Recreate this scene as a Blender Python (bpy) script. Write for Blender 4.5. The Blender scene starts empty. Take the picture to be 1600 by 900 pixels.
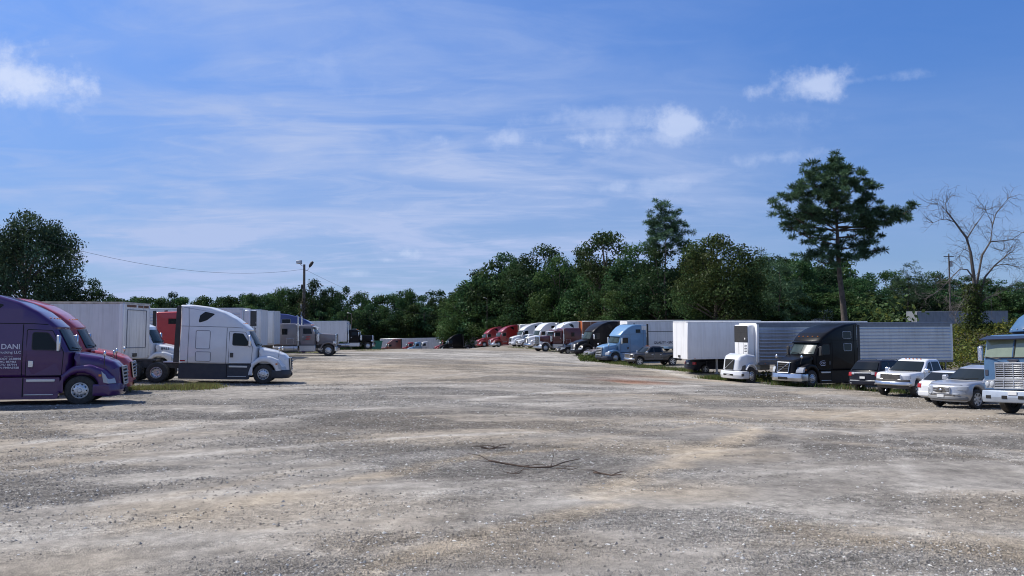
import bpy, bmesh, math, random
import numpy as np
from mathutils import Vector, Matrix
R = math.radians
random.seed(7)
rng = np.random.default_rng(7)
sc = bpy.context.scene
col = sc.collection

# ---------------------------------------------------------------- camera
CAM_H, FPX, HORIZON = 2.65, 1250.0, 518.0
PITCH = math.atan((HORIZON - 450.0) / FPX)
cam_data = bpy.data.cameras.new('camera')
cam_data.lens = FPX / 1600 * 36
cam_data.clip_start = 0.1
cam_data.clip_end = 6000
cam = bpy.data.objects.new('camera', cam_data)
cam.location = (0, 0, CAM_H)
cam.rotation_euler = (R(90) + PITCH, 0, 0)
col.objects.link(cam)
sc.camera = cam

def ray(px, py):
    u, v = (px - 800) / FPX, (450 - py) / FPX
    return Vector((u, math.cos(PITCH) - v * math.sin(PITCH), math.sin(PITCH) + v * math.cos(PITCH)))
def W(px, py, Y):
    d = ray(px, py)
    return Vector((0, 0, CAM_H)) + d * (Y / d.y)

# ---------------------------------------------------------------- sky and sun
SUN_EL, SUN_AZ = 54.0, 162.0        # azimuth counted from +X towards +Y: the sun stands left and a little beyond
world = bpy.data.worlds.new('World')
sc.world = world
world.use_nodes = True
nt = world.node_tree
nt.nodes.clear()
def wn(t, **k):
    n = nt.nodes.new(t)
    for a, b in k.items():
        setattr(n, a, b)
    return n
def wl(a, b):
    nt.links.new(a, b)
def wmath(op, a, b=None, clamp=False):
    n = wn('ShaderNodeMath', operation=op, use_clamp=clamp)
    for i, s in enumerate((a, b)):
        if s is None:
            continue
        if isinstance(s, (int, float)):
            n.inputs[i].default_value = s
        else:
            wl(s, n.inputs[i])
    return n.outputs[0]
def wrange(v, a, b, c=0.0, d=1.0, smooth=True):
    n = wn('ShaderNodeMapRange', interpolation_type='SMOOTHSTEP' if smooth else 'LINEAR')
    wl(v, n.inputs[0])
    for i, s in enumerate((a, b, c, d)):
        n.inputs[i + 1].default_value = s
    return n.outputs[0]
sky = wn('ShaderNodeTexSky', sky_type='NISHITA')
sky.sun_disc = False
sky.sun_elevation = R(SUN_EL)
sky.sun_rotation = R(90 - SUN_AZ)
sky.air_density = 1.0
sky.dust_density = 0.35
sky.ozone_density = 3.0
tc = wn('ShaderNodeTexCoord')
DIR = tc.outputs['Generated']
sep = wn('ShaderNodeSeparateXYZ')
wl(DIR, sep.inputs[0])
# a high thin cloud layer: the view direction meets a flat layer overhead
zz = wmath('MAXIMUM', wmath('ADD', sep.outputs['Z'], 0.10), 0.06)
comb = wn('ShaderNodeCombineXYZ')
wl(wmath('DIVIDE', sep.outputs['X'], zz), comb.inputs[0])
wl(wmath('DIVIDE', sep.outputs['Y'], zz), comb.inputs[1])
mp = wn('ShaderNodeMapping')
mp.inputs['Rotation'].default_value = (0, 0, R(-38))
mp.inputs['Scale'].default_value = (0.85, 1.25, 1)
mp.inputs['Location'].default_value = (0.6, 2.1, 0)
wl(comb.outputs[0], mp.inputs[0])
n1 = wn('ShaderNodeTexNoise')
n1.inputs['Scale'].default_value = 1.1
n1.inputs['Detail'].default_value = 9
n1.inputs['Roughness'].default_value = 0.56
n1.inputs['Distortion'].default_value = 0.7
wl(mp.outputs[0], n1.inputs['Vector'])
n2 = wn('ShaderNodeTexNoise')
n2.inputs['Scale'].default_value = 0.42
n2.inputs['Detail'].default_value = 3
wl(mp.outputs[0], n2.inputs['Vector'])
n4 = wn('ShaderNodeTexNoise')
n4.inputs['Scale'].default_value = 3.4
n4.inputs['Detail'].default_value = 8
n4.inputs['Roughness'].default_value = 0.6
n4.inputs['Distortion'].default_value = 1.2
mp4 = wn('ShaderNodeMapping')
mp4.inputs['Rotation'].default_value = (0, 0, R(52))
mp4.inputs['Scale'].default_value = (0.55, 1.1, 1)
wl(comb.outputs[0], mp4.inputs[0])
wl(mp4.outputs[0], n4.inputs['Vector'])
wisps = wmath('ADD', wmath('MULTIPLY', wrange(n1.outputs[0], 0.38, 0.68), 0.72), wmath('MULTIPLY', wrange(n4.outputs[0], 0.42, 0.72), 0.45), clamp=True)
veil = wrange(n2.outputs[0], 0.30, 0.62, 0.35, 1.0)
cirrus = wmath('MULTIPLY', wmath('MULTIPLY', wisps, veil), 0.72)
haze_low = wmath('MULTIPLY', wrange(sep.outputs['Z'], 0.34, -0.02), 0.40)
side = wrange(sep.outputs['X'], 0.46, 0.06, 0.14, 1.0)
cirrus = wmath('MULTIPLY', cirrus, side)
base_veil = wmath('MULTIPLY', wmath('MULTIPLY', side, veil), 0.24)
cirrus = wmath('ADD', wmath('ADD', cirrus, base_veil), haze_low, clamp=True)
# small fair-weather cumulus, each a ragged puff round its own direction
n3 = wn('ShaderNodeTexNoise')
n3.inputs['Scale'].default_value = 22.0
n3.inputs['Detail'].default_value = 9
n3.inputs['Roughness'].default_value = 0.62
wl(DIR, n3.inputs['Vector'])
PUFFS = [(8, 122, 105, 46, .85), (40, 150, 110, 24, .5), (1064, 192, 80, 30, .62), (1082, 184, 46, 24, .40), (1030, 214, 90, 20, .42), (1268, 132, 74, 26, .66), (1320, 128, 90, 9, .3),
         (895, 216, 90, 22, .52), (800, 220, 100, 17, .46), (1003, 222, 36, 22, .42), (940, 185, 120, 26, .30), (630, 397, 32, 12, .62), (606, 407, 22, 7, .4),
         (970, 292, 42, 12, .40), (1040, 290, 70, 16, .26), (1215, 246, 80, 15, .34), (1240, 190, 60, 24, .22), (560, 428, 30, 7, .3), (520, 118, 90, 40, .12)]
puff = None
for (px, py, sx, sy, amp) in PUFFS:
    c = ray(px, py).normalized()
    rt = Vector((c.y, -c.x, 0)).normalized()
    up = rt.cross(c)
    def dot(vec):
        n = wn('ShaderNodeVectorMath', operation='DOT_PRODUCT')
        wl(DIR, n.inputs[0])
        n.inputs[1].default_value = vec
        return n.outputs['Value']
    a = wmath('POWER', dot(rt * (FPX / sx)), 2.0)
    b = wmath('POWER', dot(up * (FPX / sy)), 2.0)
    L = wmath('SQRT', wmath('ADD', a, b))
    val = wmath('ADD', wmath('SUBTRACT', 1.0, L), wmath('MULTIPLY', wmath('SUBTRACT', n3.outputs[0], 0.5), 3.6))
    m = wmath('MULTIPLY', wrange(val, 0.0, 1.25), wmath('MULTIPLY', wrange(dot(c), 0.7, 0.8), amp))
    puff = m if puff is None else wmath('MAXIMUM', puff, m)
def wmix(f, a, b):
    n = wn('ShaderNodeMix', data_type='RGBA')
    wl(f, n.inputs[0])
    for s, i in ((a, 6), (b, 7)):
        if isinstance(s, tuple):
            n.inputs[i].default_value = s
        else:
            wl(s, n.inputs[i])
    return n.outputs[2]
tint = wn('ShaderNodeMix', data_type='RGBA', blend_type='MULTIPLY')
tint.inputs[0].default_value = 1.0
wl(sky.outputs[0], tint.inputs[6])
tint.inputs[7].default_value = (0.56, 0.90, 1.42, 1)
low = wn('ShaderNodeMix', data_type='RGBA', blend_type='MULTIPLY')
low.inputs[0].default_value = 1.0
wl(tint.outputs[2], low.inputs[6])
wl(wrange(sep.outputs['Z'], 0.0, 0.42, 0.60, 1.0), low.inputs[7])
c1 = wmix(cirrus, low.outputs[2], (4.0, 5.0, 7.6, 1))
c2 = wmix(puff, c1, (6.2, 7.0, 9.0, 1))
bg = wn('ShaderNodeBackground')
bg.inputs['Strength'].default_value = 0.075
wl(c2, bg.inputs['Color'])
wo = wn('ShaderNodeOutputWorld')
wl(bg.outputs[0], wo.inputs[0])

sun_data = bpy.data.lights.new('sun', 'SUN')
sun_data.energy = 3.9
sun_data.angle = R(0.55)
sun_data.color = (1.0, 0.955, 0.89)
sun = bpy.data.objects.new('sun', sun_data)
sd = Vector((math.cos(R(SUN_EL)) * math.cos(R(SUN_AZ)), math.cos(R(SUN_EL)) * math.sin(R(SUN_AZ)), math.sin(R(SUN_EL))))
sun.rotation_euler = sd.to_track_quat('Z', 'Y').to_euler()
sun.location = sd * 80
col.objects.link(sun)
sc.view_settings.view_transform = 'Standard'
sc.view_settings.look = 'None'
sc.view_settings.exposure = 0.55
sc.view_settings.gamma = 1.0
sc.view_settings.use_curve_mapping = False
sc.render.engine = 'CYCLES'
sc.cycles.max_bounces = 4
sc.cycles.diffuse_bounces = 3
sc.cycles.glossy_bounces = 2
sc.cycles.use_denoising = True
sc.cycles.filter_width = 1.05

# ---------------------------------------------------------------- materials
MATS = {}
def mat(name, color, rough=.5, metal=0.0, coat=0.0, noise=0.0, nscale=4.0, dust=0.0, spec=.5, trans=0.0, rnoise=0.0, streak=0.0):
    if name in MATS:
        return MATS[name]
    m = bpy.data.materials.new(name)
    m.use_nodes = True
    t = m.node_tree
    b = t.nodes['Principled BSDF']
    b.inputs['Base Color'].default_value = (*color, 1)
    b.inputs['Roughness'].default_value = rough
    b.inputs['Metallic'].default_value = metal
    b.inputs['Specular IOR Level'].default_value = spec
    b.inputs['Coat Weight'].default_value = coat
    b.inputs['Coat Roughness'].default_value = .06
    if trans:
        b.inputs['Transmission Weight'].default_value = trans
    out = None
    if noise or dust or rnoise:
        tcn = t.nodes.new('ShaderNodeTexCoord')
        nz = t.nodes.new('ShaderNodeTexNoise')
        nz.inputs['Scale'].default_value = nscale
        nz.inputs['Detail'].default_value = 6
        t.links.new(tcn.outputs['Object'], nz.inputs['Vector'])
    if noise:
        mr = t.nodes.new('ShaderNodeMapRange')
        mr.inputs[1].default_value = .3; mr.inputs[2].default_value = .7
        mr.inputs[3].default_value = 1 - noise; mr.inputs[4].default_value = 1 + noise
        t.links.new(nz.outputs[0], mr.inputs[0])
        mx = t.nodes.new('ShaderNodeMix'); mx.data_type = 'RGBA'; mx.blend_type = 'MULTIPLY'
        mx.inputs[0].default_value = 1
        mx.inputs[6].default_value = (*color, 1)
        t.links.new(mr.outputs[0], mx.inputs[7])
        out = mx.outputs[2]
    if streak:
        # rain streaks and grime running down the panels
        tc2 = t.nodes.new('ShaderNodeTexCoord'); mp2 = t.nodes.new('ShaderNodeMapping'); mp2.inputs['Scale'].default_value = (3.2, 3.2, .22)
        nz2 = t.nodes.new('ShaderNodeTexNoise'); nz2.inputs['Scale'].default_value = 1.6; nz2.inputs['Detail'].default_value = 7; nz2.inputs['Roughness'].default_value = .62
        t.links.new(tc2.outputs['Object'], mp2.inputs[0]); t.links.new(mp2.outputs[0], nz2.inputs['Vector'])
        mr2 = t.nodes.new('ShaderNodeMapRange'); mr2.inputs[1].default_value = .48; mr2.inputs[2].default_value = .78; mr2.inputs[3].default_value = 0; mr2.inputs[4].default_value = streak
        t.links.new(nz2.outputs[0], mr2.inputs[0])
        mx3 = t.nodes.new('ShaderNodeMix'); mx3.data_type = 'RGBA'
        t.links.new(mr2.outputs[0], mx3.inputs[0])
        if out: t.links.new(out, mx3.inputs[6])
        else: mx3.inputs[6].default_value = (*color, 1)
        mx3.inputs[7].default_value = (color[0] * .42, color[1] * .38, color[2] * .34, 1)
        out = mx3.outputs[2]
    if dust:
        # road dust, thickest low down on the vehicle
        sp = t.nodes.new('ShaderNodeSeparateXYZ')
        t.links.new(tcn.outputs['Object'], sp.inputs[0])
        hr = t.nodes.new('ShaderNodeMapRange')
        hr.inputs[1].default_value = 0.1; hr.inputs[2].default_value = 2.4
        hr.inputs[3].default_value = 1.0; hr.inputs[4].default_value = 0.22
        t.links.new(sp.outputs[2], hr.inputs[0])
        ml = t.nodes.new('ShaderNodeMath'); ml.operation = 'MULTIPLY'
        t.links.new(hr.outputs[0], ml.inputs[0])
        nr = t.nodes.new('ShaderNodeMapRange')
        nr.inputs[1].default_value = .25; nr.inputs[2].default_value = .75
        nr.inputs[3].default_value = 0.25 * dust; nr.inputs[4].default_value = dust
        t.links.new(nz.outputs[0], nr.inputs[0])
        t.links.new(nr.outputs[0], ml.inputs[1])
        mx = t.nodes.new('ShaderNodeMix'); mx.data_type = 'RGBA'
        t.links.new(ml.outputs[0], mx.inputs[0])
        if out:
            t.links.new(out, mx.inputs[6])
        else:
            mx.inputs[6].default_value = (*color, 1)
        mx.inputs[7].default_value = (.33, .29, .24, 1)
        out = mx.outputs[2]
        rr = t.nodes.new('ShaderNodeMapRange')
        rr.inputs[3].default_value = rough; rr.inputs[4].default_value = .8
        t.links.new(ml.outputs[0], rr.inputs[0])
        t.links.new(rr.outputs[0], b.inputs['Roughness'])
    if out:
        t.links.new(out, b.inputs['Base Color'])
    MATS[name] = m
    return m
def paint(name, c, dust=.35, rough=.28):
    dark_ = max(c) < .03
    return mat('paint_' + name, c, rough=rough, coat=.04 if dark_ else .7, spec=.12 if dark_ else .45, noise=.05, nscale=2.2, dust=dust)
GLASS = mat('dark_glass', (.006, .008, .010), rough=.08, spec=.28)
GLASSW = mat('windshield_glass', (.036, .052, .052), rough=.24, spec=.12, noise=.4, nscale=2.5)
GLASSC = mat('car_windshield', (.012, .017, .019), rough=.07, spec=.24)
GLASSG = mat('windshield_with_shade', (.20, .24, .17), rough=.09, spec=.9, noise=.18, nscale=2)
CHROME = mat('chrome', (.70, .71, .73), rough=.24, metal=1.0, dust=.2)
ALU = mat('aluminium', (.62, .63, .64), rough=.36, metal=.9, noise=.08, dust=.2)
ALUR = mat('wheel_aluminium', (.60, .61, .62), rough=.38, metal=.85, noise=.2, nscale=14)
RUBBER = mat('tyre_rubber', (.022, .021, .020), rough=.85, noise=.3, nscale=9, dust=.10)
BLACKP = mat('black_plastic', (.018, .018, .019), rough=.6, dust=.35)
NAVYP = mat('navy_skirt_plastic', (.016, .022, .036), rough=.5, dust=.10)
FRAME = mat('frame_black', (.016, .015, .014), rough=.75, noise=.3, dust=.4)
RUST = mat('rusty_steel', (.13, .07, .045), rough=.85, noise=.4)
LAMP = mat('lamp_lens', (.44, .46, .48), rough=.12, spec=.6)
SEAM = mat('panel_seam', (.16, .165, .18), rough=.7)
LAMPR = mat('red_lens', (.35, .012, .012), rough=.15, spec=.8)
LAMPA = mat('amber_lens', (.6, .18, .02), rough=.2, spec=.8)
WHITEP = mat('white_plastic', (.72, .72, .70), rough=.45, dust=.2)
DARK = mat('dark_gap', (.008, .008, .008), rough=.9)
TWHITE = mat('lettering_white', (.62, .60, .66), rough=.6)
TDARK = mat('lettering_dark', (.035, .04, .06), rough=.6)
TRED = mat('lettering_red', (.45, .06, .05), rough=.6)
STEEL = mat('galvanised', (.42, .43, .44), rough=.5, metal=.6, noise=.15)

# ---------------------------------------------------------------- mesh helpers
class MB:
    """collects faces of ONE part"""
    def __init__(s):
        s.v, s.f, s.m = [], [], []
    def add(s, V, F, mi=0):
        o = len(s.v)
        s.v += [tuple(p) for p in V]
        s.f += [tuple(i + o for i in f) for f in F]
        s.m += [mi] * len(F)
        return s
    def box(s, x0, x1, y0, y1, z0, z1, b=0.0, mi=0, D=None):
        if x0 > x1: x0, x1 = x1, x0
        if y0 > y1: y0, y1 = y1, y0
        if z0 > z1: z0, z1 = z1, z0
        if b <= 0:
            V = [(x, y, z) for x in (x0, x1) for y in (y0, y1) for z in (z0, z1)]
            F = [(0, 1, 3, 2), (4, 6, 7, 5), (0, 4, 5, 1), (2, 3, 7, 6), (0, 2, 6, 4), (1, 5, 7, 3)]
        else:
            b = min(b, (x1 - x0) * .49, (y1 - y0) * .49, (z1 - z0) * .49)
            idx, V = {}, []
            lo, hi = (x0, y0, z0), (x1, y1, z1)
            for sx in (0, 1):
                for sy in (0, 1):
                    for sz in (0, 1):
                        sg = (sx, sy, sz)
                        for ax in range(3):
                            p = []
                            for k in range(3):
                                e = hi[k] if sg[k] else lo[k]
                                if k != ax:
                                    e += -b if sg[k] else b
                                p.append(e)
                            idx[(sx, sy, sz, ax)] = len(V)
                            V.append(tuple(p))
            F = []
            for ax in range(3):
                o = [k for k in range(3) if k != ax]
                for sgn in (0, 1):
                    q = []
                    for (a, c) in ((0, 0), (1, 0), (1, 1), (0, 1)):
                        t = [0, 0, 0]; t[ax] = sgn; t[o[0]] = a; t[o[1]] = c
                        q.append(idx[(*t, ax)])
                    F.append(tuple(q))
            for e in range(3):
                o = [k for k in range(3) if k != e]
                for a in (0, 1):
                    for c in (0, 1):
                        t0 = [0, 0, 0]; t1 = [0, 0, 0]
                        for t, v in ((t0, 0), (t1, 1)):
                            t[e] = v; t[o[0]] = a; t[o[1]] = c
                        F.append((idx[(*t0, o[0])], idx[(*t1, o[0])], idx[(*t1, o[1])], idx[(*t0, o[1])]))
            for sx in (0, 1):
                for sy in (0, 1):
                    for sz in (0, 1):
                        F.append(tuple(idx[(sx, sy, sz, k)] for k in range(3)))
        if D:
            V = [D(*p) for p in V]
        return s.add(V, F, mi)
    def prism(s, poly, y0, y1, mi=0, D=None):
        """polygon in the x-z plane, thick from y0 to y1"""
        n = len(poly)
        V = [(p[0], y0, p[1]) for p in poly] + [(p[0], y1, p[1]) for p in poly]
        F = [tuple(range(n)), tuple(range(2 * n - 1, n - 1, -1))]
        F += [(i, i + n, (i + 1) % n + n, (i + 1) % n) for i in range(n)]
        if D:
            V = [D(*p) for p in V]
        return s.add(V, F, mi)
    def prism_x(s, poly, x0, x1, mi=0, D=None):
        """polygon in the y-z plane, thick from x0 to x1"""
        n = len(poly)
        V = [(x0, p[0], p[1]) for p in poly] + [(x1, p[0], p[1]) for p in poly]
        F = [tuple(range(n)), tuple(range(2 * n - 1, n - 1, -1))]
        F += [(i, i + n, (i + 1) % n + n, (i + 1) % n) for i in range(n)]
        if D:
            V = [D(*p) for p in V]
        return s.add(V, F, mi)
    def tube(s, pts, rad, seg=8, mi=0, cap=True):
        pts = [Vector(p) for p in pts]
        if not isinstance(rad, (list, tuple)):
            rad = [rad] * len(pts)
        V, F = [], []
        ref = Vector((0, 0, 1))
        for i, p in enumerate(pts):
            d = (pts[min(i + 1, len(pts) - 1)] - pts[max(i - 1, 0)]).normalized()
            a = ref if abs(d.dot(ref)) < .93 else Vector((0, 1, 0)) if abs(d.y) < .9 else Vector((1, 0, 0))
            u = d.cross(a).normalized()
            w = d.cross(u)
            for k in range(seg):
                t = 2 * math.pi * k / seg
                V.append(p + (u * math.cos(t) + w * math.sin(t)) * rad[i])
        for i in range(len(pts) - 1):
            for k in range(seg):
                F.append((i * seg + k, i * seg + (k + 1) % seg, (i + 1) * seg + (k + 1) % seg, (i + 1) * seg + k))
        if cap:
            F.append(tuple(range(seg - 1, -1, -1)))
            F.append(tuple((len(pts) - 1) * seg + k for k in range(seg)))
        return s.add(V, F, mi)
    def lathe_y(s, prof, seg=24, c=(0, 0, 0), mi=0):
        """profile of (radius, y) turned about the y axis"""
        V, F = [], []
        for (r, y) in prof:
            for k in range(seg):
                t = 2 * math.pi * k / seg
                V.append((c[0] + r * math.cos(t), c[1] + y, c[2] + r * math.sin(t)))
        for i in range(len(prof) - 1):
            for k in range(seg):
                F.append((i * seg + k, i * seg + (k + 1) % seg, (i + 1) * seg + (k + 1) % seg, (i + 1) * seg + k))
        return s.add(V, F, mi)
    def ellipsoid(s, c, r, nu=12, nv=8, mi=0):
        V, F = [], []
        for j in range(nv + 1):
            ph = math.pi * j / nv - math.pi / 2
            for i in range(nu):
                t = 2 * math.pi * i / nu
                V.append((c[0] + r[0] * math.cos(ph) * math.cos(t), c[1] + r[1] * math.cos(ph) * math.sin(t), c[2] + r[2] * math.sin(ph)))
        for j in range(nv):
            for i in range(nu):
                F.append((j * nu + i, j * nu + (i + 1) % nu, (j + 1) * nu + (i + 1) % nu, (j + 1) * nu + i))
        return s.add(V, F, mi)
    def grid(s, fn, nu, nv, mi=0):
        V = [fn(i / nu, j / nv) for j in range(nv + 1) for i in range(nu + 1)]
        F = [(j * (nu + 1) + i, j * (nu + 1) + i + 1, (j + 1) * (nu + 1) + i + 1, (j + 1) * (nu + 1) + i) for j in range(nv) for i in range(nu)]
        return s.add(V, F, mi)
    def mesh(s, name, mats, ang=38):
        me = bpy.data.meshes.new(name)
        me.from_pydata(s.v, [], s.f)
        if not isinstance(mats, (list, tuple)):
            mats = [mats]
        for m in mats:
            me.materials.append(m)
        if len(mats) > 1:
            me.polygons.foreach_set('material_index', s.m)
        bm = bmesh.new()
        bm.from_mesh(me)
        bmesh.ops.remove_doubles(bm, verts=bm.verts, dist=1e-5)
        bmesh.ops.recalc_face_normals(bm, faces=bm.faces)
        bm.to_mesh(me)
        bm.free()
        me.polygons.foreach_set('use_smooth', [True] * len(me.polygons))
        me.set_sharp_from_angle(angle=R(ang))
        return me
    def build(s, name, mats, parent=None, ang=38, **k):
        o = bpy.data.objects.new(name, s.mesh(name, mats, ang))
        col.objects.link(o)
        if parent is not None:
            o.parent = parent
        for a, b in k.items():
            o[a] = b
        return o

def inst(name, me, parent, loc=(0, 0, 0), rot=(0, 0, 0)):
    o = bpy.data.objects.new(name, me)
    col.objects.link(o)
    o.parent = parent
    o.location = loc
    o.rotation_euler = rot
    return o
def tag(o, label=None, cat=None, group=None, kind=None):
    if label: o['label'] = label
    if cat: o['category'] = cat
    if group: o['group'] = group
    if kind: o['kind'] = kind
    return o
def empty(name, label, cat, group=None):
    o = bpy.data.objects.new(name, None)
    o.empty_display_size = .3
    col.objects.link(o)
    return tag(o, label, cat, group)

def fillet(pts, n=4):
    """polygon of (x, z[, r]) with its corners rounded to radius r"""
    out, N = [], len(pts)
    for i in range(N):
        p = Vector(pts[i][:2]); r = pts[i][2] if len(pts[i]) > 2 else 0
        a, c = Vector(pts[i - 1][:2]), Vector(pts[(i + 1) % N][:2])
        if r <= 0:
            out.append((p.x, p.y)); continue
        da, dc = (a - p), (c - p)
        la, lc = da.length, dc.length
        da.normalize(); dc.normalize()
        ang = math.acos(max(-1, min(1, da.dot(dc))))
        if ang > math.pi - .01:
            out.append((p.x, p.y)); continue
        t = min(r / math.tan(ang / 2), la * .48, lc * .48)
        p0, p1 = p + da * t, p + dc * t
        for k in range(n + 1):
            u = k / n
            q = p0 * (1 - u) ** 2 + p * 2 * u * (1 - u) + p1 * u * u
            out.append((q.x, q.y))
    return out
def ccw(p):
    a = sum(p[i][0] * p[(i + 1) % len(p)][1] - p[(i + 1) % len(p)][0] * p[i][1] for i in range(len(p)))
    return list(p) if a > 0 else list(reversed(p))
def inset(p, d):
    n, out = len(p), []
    for i in range(n):
        a, b, c = Vector(p[i - 1]), Vector(p[i]), Vector(p[(i + 1) % n])
        e1, e2 = (b - a), (c - b)
        if e1.length < 1e-7 or e2.length < 1e-7:
            e1 = e2 = (c - a)
        e1.normalize(); e2.normalize()
        n1, n2 = Vector((-e1.y, e1.x)), Vector((-e2.y, e2.x))
        m = (n1 + n2) / max(.55, 1 + n1.dot(n2))
        q = b + m * d
        out.append((q.x, q.y))
    return out
def arch(cx, cz, r, a0, a1, n=9):
    return [(cx + r * math.cos(R(a0 + (a1 - a0) * k / n)), cz + r * math.sin(R(a0 + (a1 - a0) * k / n))) for k in range(n + 1)]

def shell(prof, hw, bev=.08, D=None, xs=(), zs=(), mid=6, nb=3):
    """closed body: the side outline prof (x, z) drawn out to y = +-hw, its long edges rounded by bev, then bent by D"""
    prof = ccw(fillet(prof) if any(len(p) > 2 for p in prof) else prof)
    rings = []
    for k in range(nb + 1):
        t = math.pi / 2 * k / nb
        rings.append((bev * (1 - math.sin(t)), hw - bev * (1 - math.cos(t))))
    ys = [(i, y) for i, y in rings]
    inner = rings[-1][1]
    ys += [(0.0, inner * (1 - 2 * k / mid)) for k in range(1, mid)]
    ys += [(i, -y) for i, y in reversed(rings)]
    bm = bmesh.new()
    loops = []
    for (ins, y) in ys:
        pl = inset(prof, ins) if ins > 1e-6 else prof
        loops.append([bm.verts.new((p[0], y, p[1])) for p in pl])
    n = len(prof)
    for a, b in zip(loops[:-1], loops[1:]):
        for i in range(n):
            j = (i + 1) % n
            bm.faces.new((a[i], a[j], b[j], b[i]))
    bm.faces.new(list(reversed(loops[0])))
    bm.faces.new(loops[-1])
    for x in xs:
        bmesh.ops.bisect_plane(bm, geom=bm.verts[:] + bm.edges[:] + bm.faces[:], plane_co=(x, 0, 0), plane_no=(1, 0, 0))
    for z in zs:
        bmesh.ops.bisect_plane(bm, geom=bm.verts[:] + bm.edges[:] + bm.faces[:], plane_co=(0, 0, z), plane_no=(0, 0, 1))
    bmesh.ops.triangulate(bm, faces=[f for f in bm.faces if len(f.verts) > 4])
    bm.verts.index_update()
    V = [D(*v.co) if D else tuple(v.co) for v in bm.verts]
    F = [tuple(v.index for v in f.verts) for f in bm.faces]
    bm.free()
    return V, F
def clamp(v, a=0., b=1.):
    return max(a, min(b, v))
def sstep(a, b, v):
    t = clamp((v - a) / (b - a))
    return t * t * (3 - 2 * t)
_font_cache = {}
def lettering(name, text, size, material, parent, loc, rot, sx=1.0, align='CENTER'):
    c = bpy.data.curves.new('lettering', 'FONT')
    c.body = text
    c.size = size
    c.align_x = align
    c.extrude = .002
    c.offset = size * .022
    c.space_line = .95
    o = bpy.data.objects.new('lettering_tmp', c)
    col.objects.link(o)
    dg = bpy.context.evaluated_depsgraph_get()
    me = bpy.data.meshes.new_from_object(o.evaluated_get(dg))
    bpy.data.objects.remove(o)
    me.materials.clear()
    me.materials.append(material)
    q = bpy.data.objects.new(name, me)
    col.objects.link(q)
    q.parent = parent
    q.location = loc
    q.rotation_euler = rot
    q.scale = (sx, 1, 1)
    return q
# ---------------------------------------------------------------- where things stand: (px, metres ahead, ground z, heading, reference point on the vehicle)
TW, LT, RT = 1.05, (0, -1.05), (0, 1.05)
SPOT = {
 'purple': (125, 29.4, -.03, 17, LT), 'red_near': (149, 33.8, 0, 17, LT), 'white_left': (411, 42.2, -.12, 11, LT),
 'trailer_a': (188, 41, .1, -5, (0, -1.3)), 'white_hidden': (248, 48, .0, 5, LT), 'red_hidden': (337, 56, .12, 5, LT),
 'trailer_b': (378, 60, .35, 5, (0, -1.3)), 'trailer_c': (407, 65, .33, 5, (0, -1.3)), 'trailer_d': (428, 69.5, .33, 5, (0, -1.3)),
 'trailer_e': (438, 86, .3, 5, (0, -1.3)), 'grey_classic': (513, 73.5, .43, 6, LT), 'blue_roof': (503, 80, .45, 6, LT),
 'trailer_f': (542, 113, 0.05, 4, (0, -1.3)), 'black_classic': (575, 113.5, .12, 5, LT),
 'cabover': (1587, 29, -.30, 206, (1.36, 0)), 'silver_suv': (1524, 34, -.67, 205, (0, .84)), 'white_hatch': (1458, 37.5, -.68, 28, (-3.45, 0)),
 'white_pickup': (1432, 41, -.66, 215, (0, .87)), 'dark_suv': (1349, 45.5, -.7, 33, (-3.95, 0)), 'black_volvo': (1267, 50, -.79, 212, RT),
 'trailer_i': (1184, 55.6, -.93, 192, (0, 1.3)), 'hood': (1156, 55.0, -.70, 204, (0, 0)), 'black_sedan': (1102, 64, -.63, 14, (-2.75, -.78)),
 'trailer_j': (1075, 62, -.72, 194, (0, 1.3)), 'brown_pickup': (999, 78, -.72, 197, (0, .87)), 'trailer_h': (980, 90, -.25, 190, (0, 1.3)),
 'pale_blue': (961, 83, -.6, 208, RT), 'grey_car': (931, 88.5, -.35, 202, (0, .78)), 'black_aero': (918, 93, -.18, 207, RT),
 'dark_car': (887, 99, -.08, 205, (0, .78)), 'dark_red': (852, 106, .0, 205, RT), 'white_mid': (838, 123, .1, 205, RT), 'white_roof': (864, 114, .05, 204, RT),
 'trailer_o': (910, 116, .05, 190, (0, 1.3)), 'white_van': (818, 131, .13, 204, (0, .82)), 'white_far': (812, 139, .1, 205, RT),
 'trailer_w': (814, 151.7, -.15, 192, (0, 1.3)), 'red_two': (779, 150, -.2, 205, RT), 'red_one': (757, 167, -.49, 205, RT),
 'trailer_r': (742, 190, -1.7, 203, (0, 1.3)), 'far_black': (697, 187, -2.1, 198, RT), 'far_red': (688, 197, -2.5, 200, RT), 'trailer_k': (729, 192, -2.0, 190, (0, 1.3)),
 'trailer_g': (594, 215, -3.4, 182, (0, 1.3)), 'trailer_g2': (659, 222, -3.3, 182, (0, 1.3)),
 'far_brown': (602, 203, -3.1, 196, RT), 'far_maroon': (634, 208, -3.2, 198, RT), 'far_blue': (645, 201, -3.0, 198, RT), 'far_white': (656, 203, -3.0, 196, RT),
 'skip': (586, 127, -.3, 8, (0, 0)),
}
CTRL = []
POSE = {}
for k, (px, Y, z, th, ref) in SPOT.items():
    X = (px - 800) / FPX * Y * (math.cos(PITCH) - (-(CAM_H - z) / Y) * 0)   # the pitch is small
    d = ray(px, HORIZON + (CAM_H - z) / Y * FPX)
    X = d.x / d.y * Y
    CTRL.append((X, Y, z))
    c, s = math.cos(R(th)), math.sin(R(th))
    POSE[k] = (X - (c * ref[0] - s * ref[1]), Y - (s * ref[0] + c * ref[1]), th)
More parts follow.
